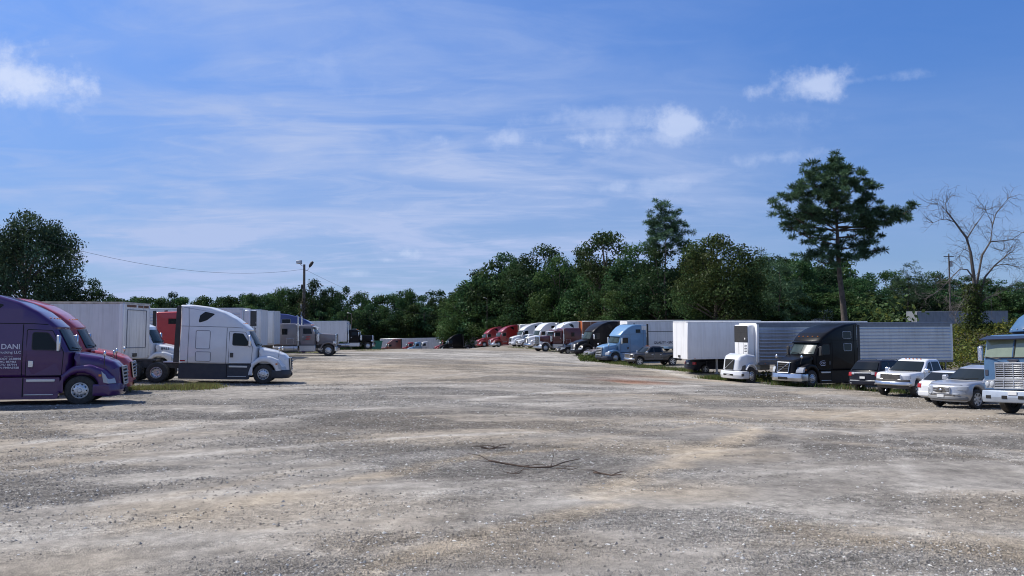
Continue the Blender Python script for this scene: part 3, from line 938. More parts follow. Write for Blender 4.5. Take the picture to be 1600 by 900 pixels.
def aero(key, name, label, body, style='cascadia', group='parked highway tractors', lower=None, bumper=None, grille_mat=None, glass=None, side=1, tail=True,
         detail=2, roof_light=False, rim_dark=False, skirts=True, hs=1.0):
    S = STY[style]
    root = empty(name, label, 'tractor unit', group)
    back = S['back']
    lower = lower or body
    bumper = bumper or lower
    def D(x, y, z):
        wx = 1.0 - .15 * sstep(-1.95, -.25, x) - .03 * sstep(-.3, .6, x)
        wz = 1.0 - .075 * clamp((z - 2.0) / 2.0) - .02 * clamp((1.4 - z) / .4)
        bow = .20 * clamp((x + 2.2) / 1.9) * (y / 1.2) ** 2 + .06 * sstep(3.3, 4.0, z) * (y / 1.2) ** 2
        return (x - bow, y * wx * wz, z)
    xs = (-1.95, -1.5, -1.1, -.7)
    zs = (2.0, 2.5, 3.0, 3.4)
    b = MB(); b.add(*shell(S['cab'], 1.21, .13, D, xs, zs, mid=8))
    cab = b.build('cab', body, root)
    # hood and fenders
    def DH(x, y, z):
        return (x - .10 * sstep(.3, 1.3, x) * (y / .95) ** 2, y * (1 - .20 * sstep(-.3, 1.2, x)), z)
    b = MB(); b.add(*shell(S['hood'], .96, .22, DH, (0, .4, .8), (1.4,), mid=8))
    hood = b.build('hood', body, root)
    def DF(x, y, z):
        return (x - .32 * sstep(.5, 1.25, x) * (abs(y) / 1.2) ** 3, y * (1 - .05 * sstep(.3, 1.25, x)), z)
    b = MB(); b.add(*shell([*S['fend']] + [(p[0], p[1]) for p in arch(0, .52, .63, 8, 172)], 1.2, .11, DF, (.4, .8), (1.0,), mid=8))
    b.build('fender', body, root)
    b = MB(); b.add(*shell([(-.55, .62), (-.55, 1.05), (.55, 1.05), (.55, .62)], .95, .02)); b.build('wheel_well', DARK, root)
    # bumper
    z0, z1 = S['bump']
    b = MB(); b.add(*shell([(.72, z0, .04), (.72, z1), (1.31, z1, .03), (1.36, z0 + .2, .08), (1.28, z0, .06)], 1.2, .07, lambda x, y, z: (x - .34 * (abs(y) / 1.2) ** 3, y * (1 - .04 * sstep(.9, 1.3, x)), z), (), (), mid=10))
    bmp = b.build('bumper', bumper, root)
    b = MB(); b.box(1.325, 1.375, -.36, .36, z0 + .10, z0 + .26, .02); b.build('air_intake', DARK, bmp)
    # grille with bars
    gz0, gz1, gw0, gw1 = S['grille']
    gm_ = grille_mat or BLACKP
    fxp = lambda z: 1.335 - .03 * (z - gz0) - (.10 * clamp((z - 1.2) / .3))
    b = MB(); b.prism_x([(-gw1, gz0), (gw1, gz0), (gw0, gz1), (-gw0, gz1)], 1.26, 1.30, D=lambda x, y, z: (fxp(z) - (1.30 - x), y, z)); gr = b.build('grille', DARK, root)
    nbar = 5 if style != 'volvo' else 0
    for k in range(nbar):
        z = gz0 + (gz1 - gz0) * (k + .5) / nbar
        w = gw1 + (gw0 - gw1) * (k + .5) / nbar
        q = MB(); q.box(fxp(z) - .01, fxp(z) + .03, -w, w, z - .028, z + .028, .008); q.build('grille_bar', gm_, gr)
    if style == 'volvo':
        q = MB()
        q.tube([(fxp(gz0) + .02, -gw1, gz0), (fxp(gz1) + .02, gw0, gz1)], .022, 6); q.build('diagonal_bar', CHROME, gr)
        for k in range(6):
            z = gz0 + (gz1 - gz0) * (k + .5) / 6
            q = MB(); q.box(fxp(z) - .01, fxp(z) + .008, -gw1, gw1, z - .02, z + .02); q.build('grille_bar', BLACKP, gr)
    q = MB()
    for (a, c) in (((-gw1, gz0), (gw1, gz0)), ((gw1, gz0), (gw0, gz1)), ((gw0, gz1), (-gw0, gz1)), ((-gw0, gz1), (-gw1, gz0))):
        q.tube([(fxp(a[1]) + .01, *a), (fxp(c[1]) + .01, *c)], .026, 6)
    q.build('grille_surround', grille_mat or CHROME, gr)
    for s in (1, -1):
        b = MB()
        b.prism(S['light'], s * .84, s * 1.207, D=lambda x, y, z: (DF(x, y, z)[0] + .012, DF(x, y, z)[1] + s * .006, z)); b.build('headlight', LAMP, root)
        if detail > 1:
            b = MB(); b.box(.60, .70, s * 1.196, s * 1.214, 1.02, 1.10, .01); b.build('marker_light', LAMPA, root)
    # windshield in two panes
    (xb, zb), (xt, zt) = S['ws']
    nx_, nz_ = zt - zb, xb - xt
    l = math.hypot(nx_, nz_); nx_, nz_ = nx_ / l, nz_ / l
    for s in (1, -1):
        b = MB()
        def fn(u, v, s=s, off=.02):
            y = s * (.015 + u * 1.04)
            x, z = xb + (xt - xb) * v, zb + (zt - zb) * v
            return D(x + nx_ * off, y * (1 - .05 * v), z + nz_ * off)
        b.grid(fn, 8, 4)
        b.grid(lambda u, v: fn(u, v, off=-.02), 8, 4)
        b.build('windshield', glass or GLASSW, root)
        q = MB(); p0, p1 = Vector(fn(.1, .03, off=.05)), Vector(fn(.85, .12, off=.05)); q.tube([p0, p1], .012, 5); q.build('wiper', DARK, root)
        # door with window and handle
        x0, x1, d0, d1 = S['door']
        b = MB(); b.prism(fillet([(x0, d0, .05), (x1 - .05, d0, .05), (x1, S['ws'][0][1] - .05, .08), (x1 - .42, d1 - .03, .1), (x0, d1, .06)]), s * 1.205, s * 1.217, D=D)
        door = b.build('door', body, root)
        b = MB(); b.prism(fillet(S['win']), s * 1.21, s * 1.225, D=D); b.build('side_window', GLASS, door)
        fr = fillet(S['win'])
        b = MB(); b.tube([D(p[0], s * 1.222, p[1]) for p in fr + fr[:1]], .018, 5); b.build('window_seal', BLACKP, door)
        b = MB(); b.box(x0 + .08, x0 + .26, s * 1.21, s * 1.236, 1.36, 1.60, .03, D=D); b.build('door_handle', CHROME if style == 'cascadia' and body.name.endswith('purple') else BLACKP, door)
        if detail > 1 and style != 'daycab':
            dk = SEAM if max(body.node_tree.nodes['Principled BSDF'].inputs['Base Color'].default_value[:3]) > .2 or 'white' in body.name else DARK
            for nm_, pts_ in (('roof_seam', [(back + .02, 2.93), (-1.95, 2.93), (-1.5, 2.93), (-1.0, 2.90)]), ('rear_seam', [(back + .42, 1.02), (back + .42, 2.0), (back + .42, 3.0), (back + .42, 3.92)]), ('sleeper_seam', [(x0 - .14, 1.02), (x0 - .14, 2.0), (x0 - .14, 2.9)])):
                b = MB(); b.tube([D(p_[0], s * 1.212, p_[1]) for p_ in pts_], .013, 4); b.build(nm_, dk, root)
            dpt = fillet([(x0, d0, .05), (x1 - .05, d0, .05), (x1, S['ws'][0][1] - .05, .08), (x1 - .42, d1 - .03, .1), (x0, d1, .06)])
            b = MB(); b.tube([D(p_[0], s * 1.214, p_[1]) for p_ in dpt + dpt[:1]], .013, 4); b.build('door_gap', dk, root)
            b = MB(); b.box(back + .05, back + .30, s * 1.205, s * 1.22, 1.12, 1.18, .005, D=D); b.build('side_marker', LAMPR, root)
        # mirrors: tall housing on an arm, and a hood mirror on a post
        p = Vector(D(-.62, s * 1.21, 2.15))
        b = MB(); b.box(p.x - .02, p.x + .12, p.y + s * .10, p.y + s * .30, 1.92, 2.52, .04); mir = b.build('mirror', CHROME if style != 'volvo' else BLACKP, root)
        b = MB(); b.tube([p + Vector((0, -s * .03, -.22)), p + Vector((.05, s * .2, -.2))], .022, 6); b.build('mirror_arm', BLACKP, mir); b = MB(); b.tube([p + Vector((-.02, -s * .03, .28)), p + Vector((.05, s * .2, .3))], .022, 6); b.build('mirror_arm', BLACKP, mir)
        if detail > 1:
            b = MB(); h0 = Vector((.72, s * .86, 1.40)); b.tube([h0, h0 + Vector((.02, s * .10, .36))], .014, 5); pm = b.build('hood_mirror_post', BLACKP, root)
            b = MB(); b.ellipsoid(h0 + Vector((.02, s * .10, .45)), (.05, .09, .11)); b.build('hood_mirror', CHROME if s < 0 or True else BLACKP, pm)
        # cab side details
        if S['roofwin'] and detail > 0:
            b = MB(); b.prism(fillet(S['roofwin']), s * 1.205, s * 1.222, D=D); b.build('roof_window', GLASS, root)
        for (a0, a1, c0, c1) in (S['slp'] or ()):
            pts = fillet([(a0, c0, .06), (a1, c0, .06), (a1, c1, .06), (a0, c1, .06)])
            b = MB(); b.prism(pts, s * 1.205, s * 1.22, D=D); wdw = b.build('sleeper_window', GLASS, root)
            b = MB(); b.tube([D(p_[0], s * 1.222, p_[1]) for p_ in pts + pts[:1]], .02, 5); b.build('window_trim', STEEL if style == 'volvo' else body, wdw)
        if style == 'cascadia' and detail > 1:
            for rect in ((-3.42, -2.72, 1.78, 2.72), (-3.4, -2.66, 1.14, 1.62)):
                pts = fillet([(rect[0], rect[2], .08), (rect[1], rect[2], .08), (rect[1], rect[3], .08), (rect[0], rect[3], .08)])
                b = MB(); b.prism(pts, s * 1.205, s * 1.213, D=D); b.build('side_hatch', body, root)
                b = MB(); b.tube([D(p_[0], s * 1.213, p_[1]) for p_ in pts + pts[:1]], .014, 5); b.build('hatch_seam', SEAM, root)
        if skirts:
            b = MB(); b.prism(fillet([(back, .22, .06), (-.72, .22, .1), (-.66, .6), (-.68, .995, .03), (back, .995, .03)]), s * 1.0, s * 1.19); sk = b.build('side_skirt', lower, root)
            b = MB(); b.box(-1.74, -.82, s * 1.12, s * 1.215, .84, .94, .012); b.build('step', ALU, sk)
            b = MB(); b.box(-1.80, -.86, s * 1.12, s * 1.208, .36, .40, .01); b.build('step', ALU, sk)
            b = MB(); b.prism([(-1.86, .30), (-1.82, .30), (-1.82, .98), (-1.86, .98)], s * 1.18, s * 1.194); b.build('panel_gap', DARK, sk)
        else:
            b = MB(); b.tube([(back + .1, s * .88, .72), (-1.9, s * .88, .72)], .33, 18); b.build('fuel_tank', ALU, root)
            b = MB(); b.box(-1.85, -.75, s * .72, s * 1.12, .38, .62, .03); b.build('step', ALU, root)
        if style != 'daycab':
            b = MB(); b.prism([(back - .28, 1.05), (back + .0, 1.05), (back + .0, 3.96), (back - .22, 3.94)], s * 1.13, s * 1.16); b.build('cab_extender', BLACKP, root)
    if style == 'volvo':
        b = MB(); b.add(*shell([(-.86, 2.72), (-.70, 2.70), (-.66, 2.76), (-.86, 2.84)], 1.16, .02, D)); b.build('sun_visor', body, root)
    if detail > 1 or roof_light:
        for yy in (-.8, -.4, 0, .4, .8):
            p = D(-1.12, yy, 3.14)
            b = MB(); b.ellipsoid(p, (.06, .045, .03), 8, 5); b.build('roof_light', LAMPA, root)
    chassis(root, tail, back)
    return root
def chassis(root, tail, back, ax=(-5.25, -6.55), steer='steer', front=1.0):
    b = MB()
    for s in (1, -1):
        b.box(-7.3 if tail else back, front, s * .38, s * .46, .72, .98)
    for x in (-7.2, -5.9, -4.5, -1.2, .9):
        b.box(x - .05, x + .05, -.38, .38, .76, .94)
    b.build('chassis_frame', FRAME, root)
    for s in (1, -1):
        wheel(root, steer, 0, s * 1.03, .515)
    b = MB(); b.tube([(0, -.95, .5), (0, .95, .5)], .06, 8); b.build('front_axle', FRAME, root)
    if tail:
        for x in ax:
            for s in (1, -1):
                wheel(root, 'drive', x, s * .93, .515)
            b = MB(); b.tube([(x, -.8, .515), (x, .8, .515)], .10, 8); b.ellipsoid((x, 0, .515), (.26, .24, .24)); b.build('rear_axle', FRAME, root)
        m_ = sum(ax) / 2
        b = MB(); b.prism_x([(-.45, 1.08), (.45, 1.08), (.45, 1.16), (-.45, 1.16)], m_ - .5, m_ + .45); b.box(m_ - .25, m_ + .25, -.42, .42, .96, 1.08); b.build('fifth_wheel', FRAME, root)
        for s in (1, -1):
            b = MB(); b.box(-7.36, -7.33, s * .66, s * 1.22, .22, .92); b.build('mud_flap', BLACKP, root)
        b = MB(); b.box(back - .9, back - .15, -.5, .5, 1.0, 1.06); b.build('deck_plate', ALU, root)

# ---------------------------------------------------------------- long-nosed classic tractors
def classic(key, name, label, body, lower=None, sleeper=2.15, roof=2.98, group='parked highway tractors', fender=None, stacks=True, rimk='steer'):
    root = empty(name, label, 'tractor unit', group)
    lower = lower or body
    xb = -2.66 - (.14 + sleeper if sleeper else 0)
    def DH(x, y, z):
        return (x, y * (1 - .10 * sstep(-1.1, .6, x)), z)
    b = MB(); b.add(*shell([(-1.1, 1.05), (-1.1, 2.08, .05), (.58, 1.98, .10), (.60, .95, .02)], .70, .10, DH, (), (), mid=4)); b.build('hood', body, root)
    # radiator shell and grille
    b = MB(); b.add(*shell([(.56, .82, .02), (.56, 2.02, .04), (.68, 2.0, .05), (.70, .82, .02)], .64, .05)); gs = b.build('radiator_shell', CHROME, root)
    b = MB(); b.box(.69, .706, -.54, .54, .92, 1.90); b.build('grille', DARK, gs)
    for k in range(9):
        y = -.48 + k * .12
        b = MB(); b.box(.70, .722, y - .02, y + .02, .94, 1.88); b.build('grille_bar', CHROME, gs)
    b = MB(); b.add(*shell([(.72, .42, .04), (.72, .84, .04), (.86, .84, .05), (.88, .42, .05)], 1.2, .04, lambda x, y, z: (x - .16 * (abs(y) / 1.2) ** 4, y, z), mid=10)); b.build('bumper', CHROME, root)
    for s in (1, -1):
        # rounded fender over the wheel
        ar = arch(0, .56, .72, 20, 172, 12); ai = arch(0, .56, .64, 172, 20, 12)
        b = MB(); b.prism([(p[0] * 1.02, p[1]) for p in ar] + ai, s * .66, s * 1.19); b.prism([(.66, .80), (.70, .80), (.62, 1.12), (.56, 1.12)], s * .62, s * 1.16)
        fn_ = b.build('fender', fender or body, root)
        b = MB(); b.add(*shell([(.42, 1.06, .04), (.42, 1.32, .04), (.66, 1.32, .05), (.70, 1.06, .05)], .18, .03, lambda x, y, z: (x, y + s * .88, z))); hl = b.build('headlight_housing', CHROME, root)
        for dy in (-.08, .08):
            b = MB(); b.ellipsoid((.70, s * .88 + dy, 1.19), (.03, .07, .08)); b.build('headlight', LAMP, hl)
    # cab
    def DC(x, y, z):
        return (x - .10 * sstep(-1.7, -1.1, x) * (y / .98) ** 2, y * (1 - .05 * clamp((z - 2.0) / .8)), z)
    cabp = [(-2.66, 1.0, .03), (-1.1, 1.0, .03), (-1.1, 2.06, .03), (-1.36, 2.64, .05), (-1.48, 2.78, .12), (-2.66, 2.82, .08)]
    b = MB(); b.add(*shell(cabp, .99, .09, DC, (-1.8,), (2.0, 2.4))); b.build('cab', body, root)
    for s in (1, -1):
        b = MB()
        def fn(u, v, s=s, off=.015):
            y = s * (.03 + u * .82)
            return DC(-1.1 + -.235 * v + off, y, 2.10 + .50 * v + off * .4)
        b.grid(fn, 5, 3); b.grid(lambda u, v: fn(u, v, off=-.02), 5, 3); b.build('windshield', GLASSW, root)
        b = MB(); b.prism(fillet([(-2.45, 1.05, .05), (-1.22, 1.05, .05), (-1.22, 2.02, .05), (-1.5, 2.66, .08), (-2.45, 2.68, .06)]), s * .985, s * .998, D=DC); door = b.build('door', body, root)
        b = MB(); b.prism(fillet([(-2.28, 2.04, .05), (-1.42, 2.04, .05), (-1.58, 2.52, .06), (-2.28, 2.54, .06)]), s * .992, s * 1.006, D=DC); b.build('side_window', GLASS, door)
        b = MB(); b.box(-2.40, -2.24, s * .99, s * 1.02, 1.72, 1.80, .01); b.build('door_handle', CHROME, door)
        b = MB(); b.box(-1.32, -1.22, s * 1.16, s * 1.34, 1.98, 2.46, .03); mr_ = b.build('mirror', CHROME, root)
        b = MB(); b.tube([(-1.28, s * .96, 2.5), (-1.27, s * 1.25, 2.5), (-1.27, s * 1.25, 1.9), (-1.28, s * .97, 1.9)], .014, 5); b.build('mirror_arm', CHROME, mr_)
        b = MB(); b.tube([(-.98, s * .86, 1.30), (-.98, s * .86, 1.38), (-.98, s * .86, 1.40), (-.98, s * .86, 2.0), (-.98, s * .86, 2.06)], [.10, .10, .17, .17, .08], 16); b.build('air_cleaner', CHROME, root)
        # tanks, steps, stacks
        b = MB(); b.tube([(-2.75 if sleeper else -1.5, s * .86, .70), (min(xb, -4.2), s * .86, .70)], .31, 18); tk = b.build('fuel_tank', ALU, root)
        for xx in (-3.1, -3.9):
            b = MB(); b.tube([(xx - .03, s * .86, .70), (xx + .03, s * .86, .70)], .318, 18); b.build('tank_strap', STEEL, tk)
        b = MB(); b.box(-2.6, -1.15, s * .70, s * 1.16, .46, .98, .03); st = b.build('step_box', ALU, root)
        b = MB(); b.box(-2.5, -1.25, s * 1.1, s * 1.18, .985, 1.0); b.build('step', STEEL, st)
        if stacks:
            xs_ = -2.72
            b = MB(); b.tube([(xs_, s * 1.10, .95), (xs_, s * 1.10, 1.35), (xs_, s * 1.10, 1.38), (xs_, s * 1.10, 2.3), (xs_, s * 1.10, 2.34), (xs_, s * 1.10, 3.62), (xs_ - .12, s * 1.10, 3.74)], [.06, .06, .13, .13, .066, .066, .066], 12)
            b.build('exhaust_stack', CHROME, root)
    b = MB(); b.prism([(-1.40, 2.66), (-1.02, 2.58), (-1.02, 2.60), (-1.40, 2.70)], -.93, .93); b.build('sun_visor', STEEL if lower is body else lower, root)
    for yy in (-.7, -.35, 0, .35, .7):
        b = MB(); b.ellipsoid((-1.56, yy, 2.84), (.07, .04, .04), 8, 5); b.build('roof_light', LAMPA, root)
    for yy in (-.5, .5):
        b = MB(); b.tube([(-2.3, yy, 2.92), (-1.75, yy, 2.92), (-1.7, yy, 2.92)], [.025, .03, .075], 10); b.build('air_horn', CHROME, root)
    if sleeper:
        x1, x0 = -2.80, xb
        sp = [(x0, 1.0, .04), (x1, 1.0, .04), (x1, roof - .12, .1), (x1 - .25, roof, .12), (x0, roof, .08)]
        b = MB(); b.add(*shell(sp, 1.12, .08)); slp = b.build('sleeper', body, root)
        for s in (1, -1):
            b = MB(); b.box((x0 + x1) / 2 - .28, (x0 + x1) / 2 + .22, s * 1.115, s * 1.13, 1.98, 2.52, .02); b.build('sleeper_window', GLASS, slp)
            pts = fillet([(x1 - .95, 1.12, .05), (x1 - .3, 1.12, .05), (x1 - .3, 1.62, .05), (x1 - .95, 1.62, .05)])
            b = MB(); b.tube([(p[0], s * 1.121, p[1]) for p in pts + pts[:1]], .01, 4); b.build('hatch_trim', CHROME, slp)
    chassis(root, True, xb, ax=(xb - 1.15, xb - 2.45) if sleeper else (-4.6, -5.9))
    return root

# ---------------------------------------------------------------- trailers
def trailer(key, name, label, skin, style='plate', front=None, L=16.15, H=4.10, floor=1.18, reefer=None, group='parked semi trailers', gear=True, detail=2, rail=None, inner=None, doors=True):
    root = empty(name, label, 'trailer', group)
    front = front or skin
    rail = rail or ALU
    hw = 1.295
    # load box, in from its skins
    b = MB(); b.box(-L + .03, -.03, -hw + .03, hw - .03, floor + .08, H - .03); b.build('cargo_box', inner or skin, root)
    if style == 'corrugated':
        for s in (1, -1):
            m_ = MB()
            zA, zB, pitch = floor + .16, H - .32, .235
            pts = []
            n = int((zB - zA) / pitch)
            for k in range(n):
                z = zA + k * pitch
                pts += [(0, z), (0, z + pitch * .58), (.056, z + pitch * .63), (.058, z + pitch * .70), (0, z + pitch * .97)]
            pts.append((0, zB))
            nxs = 14
            for a, c in zip(pts[:-1], pts[1:]):
                if abs(a[1] - c[1]) < 1e-6: continue
                for j in range(nxs):
                    xa, xc = -.18 - (L - .36) * j / nxs, -.18 - (L - .36) * (j + 1) / nxs
                    m_.add([(xa, s * (hw - .02 + a[0]), a[1]), (xc, s * (hw - .02 + a[0]), a[1]), (xc, s * (hw - .02 + c[0]), c[1]), (xa, s * (hw - .02 + c[0]), c[1])], [(0, 1, 2, 3)])
            m_.build('corrugated_side', skin, root, ang=20)
            b = MB(); b.box(-L + .18, -.18, s * (hw - .025), s * (hw + .004), H - .32, H - .10); b.build('top_band', rail, root)
    else:
        npan = int(round((L - .2) / 1.22))
        for s in (1, -1):
            if detail < 1 or (detail < 2 and npan < 0):
                b = MB(); b.box(-L + .1, -.1, s * (hw - .03), s * hw, floor + .14, H - .1); b.build('side_panel', skin, root); continue
            wpan = (L - .2) / npan
            b = MB(); b.box(-.1 - wpan + .008, -.1 - .008, s * (hw - .028), s * hw, floor + .15, H - .11, .006)
            me = b.mesh('side_panel', skin)
            for k in range(npan):
                inst('side_panel', me, root, (-k * wpan, s * random.uniform(-.002, .002), 0))
            b = MB()
            for k in range(npan + 1):
                x = -.1 - k * wpan
                b.box(x - .022, x + .022, s * (hw - .03), s * (hw + .006), floor + .15, H - .11)
            if detail > 0: b.build('panel_seams', rail if style == 'plate' else skin, root, kind='stuff')
    for s in (1, -1):
        b = MB(); b.box(-L, 0, s * (hw - .05), s * (hw + .008), floor, floor + .15, .008); b.build('bottom_rail', rail, root)
        b = MB(); b.box(-L, 0, s * (hw - .05), s * (hw + .007), H - .11, H, .02); b.build('top_rail', rail, root)
        b = MB(); b.box(-.18, .012, s * (hw - .10), s * (hw + .004), floor + .15, H - .11, .03); b.build('corner_post', front, root)
        for k in range(3):
            x = -.6 - k * (L - 1.2) / 2
            b = MB(); b.ellipsoid((x, s * (hw + .012), floor + .075), (.05, .012, .03), 8, 4); b.build('marker_light', LAMPA if k < 2 else LAMPR, root)
    b = MB(); b.box(-.03, .006, -hw + .1, hw - .1, floor + .02, H - .02); fw = b.build('front_wall', front, root)
    if detail > 1 and not reefer:
        for y in (-.62, 0, .62):
            b = MB(); b.box(.006, .014, y - .012, y + .012, floor + .1, H - .12); b.build('wall_seam', front, fw)
        b = MB(); b.box(.0, .06, -.30, .05, floor + .10, floor + .28, .01); b.build('coupling_box', BLACKP, fw)
        b = MB(); b.box(.0, .022, -hw + .12, hw - .12, H - .09, H - .03); b.build('scuff_band', rail, fw)
    b = MB(); b.box(-L, 0, -hw + .05, hw - .05, H - .028, H + .012); b.build('roof', rail, root)
    if doors:
        for s in (1, -1):
            b = MB(); b.box(-L - .05, -L + .02, s * .01, s * (hw - .04), floor + .06, H - .06, .01); dr = b.build('rear_door', front, root)
            for yy in (.35, .85):
                b = MB(); b.tube([(-L - .07, s * yy, floor + .1), (-L - .07, s * yy, H - .12)], .016, 6); b.build('lock_rod', STEEL, dr)
    if gear:
        for s in (1, -1):
            b = MB(); b.box(-2.75, -2.63, s * .78, s * .92, .08, floor); b.box(-2.84, -2.54, s * .72, s * .98, .0, .08, .01); b.build('landing_leg', STEEL, root)
            b = MB(); b.box(-L + .5, -L + 4.2, s * .45, s * .55, .78, floor); b.build('bogie_rail', FRAME, root)
            for x in (-L + 1.7, -L + 3.0):
                wheel(root, 'trail', x, s * .93, .515)
            b = MB(); b.box(-L + .82, -L + .85, s * .64, s * 1.24, .25, .95); b.build('mud_flap', BLACKP, root)
        for x in (-L + 1.7, -L + 3.0):
            b = MB(); b.tube([(x, -.8, .515), (x, .8, .515)], .08, 8); b.build('axle', FRAME, root)
        b = MB(); b.box(-L - .02, -L + .06, -1.1, 1.1, .5, .6); b.box(-L, -L + .06, -.6, -.5, .6, floor); b.box(-L, -L + .06, .5, .6, .6, floor); b.build('rear_guard', STEEL, root)
    if reefer:
        # refrigeration unit hung on the nose
        rb = MB(); rb.box(.0, .52, -.98, .98, floor + .52, H - .14, .07); un = rb.build('cooling_unit', reefer[0], root)
        zm = floor + 1.55
        b = MB(); b.box(.50, .545, -.94, .94, zm, H - .20, .02); gr = b.build('unit_grille', reefer[1], un)
        for k in range(7):
            z = zm + .1 + k * (H - .36 - zm) / 6.6
            q = MB(); q.box(.540, .556, -.90, .90, z - .02, z + .012); q.build('grille_slat', reefer[1], gr)
        for y in (-.32, .32):
            b = MB(); b.box(.515, .532, y - .012, y + .012, floor + .72, zm - .02); b.build('door_seam', DARK, un)
        for k in range(5):
            q = MB(); q.box(.512, .534, .48, .84, floor + .90 + k * .11, floor + .935 + k * .11); q.build('vent_slot', DARK, un)
        b = MB(); b.box(.50, .535, .46, .86, floor + .56, floor + .76, .01); b.build('control_box', BLACKP, un)
        b = MB(); b.box(-.02, .46, -.96, .96, floor + .50, floor + .70, .03); b.build('unit_base', STEEL, un)
        b = MB(); b.lathe_y([(.0, 0), (.055, 0), (.055, .006), (0, .006)], 14)
        badge = MB(); badge.prism_x([(.62 + .07 * math.cos(a * .5236), zm + .26 + .07 * math.sin(a * .5236)) for a in range(12)], .556, .564); badge.build('badge', WHITEP, gr)
        b = MB(); b.tube([(-.6, -.55, floor - .32), (.35, -.55, floor - .32)], .28, 16) if False else b.box(-1.6, -.8, -.7, .2, floor - .42, floor, .06); b.build('fuel_tank', STEEL, root)
    place(root, key, length=12.0)
    return root
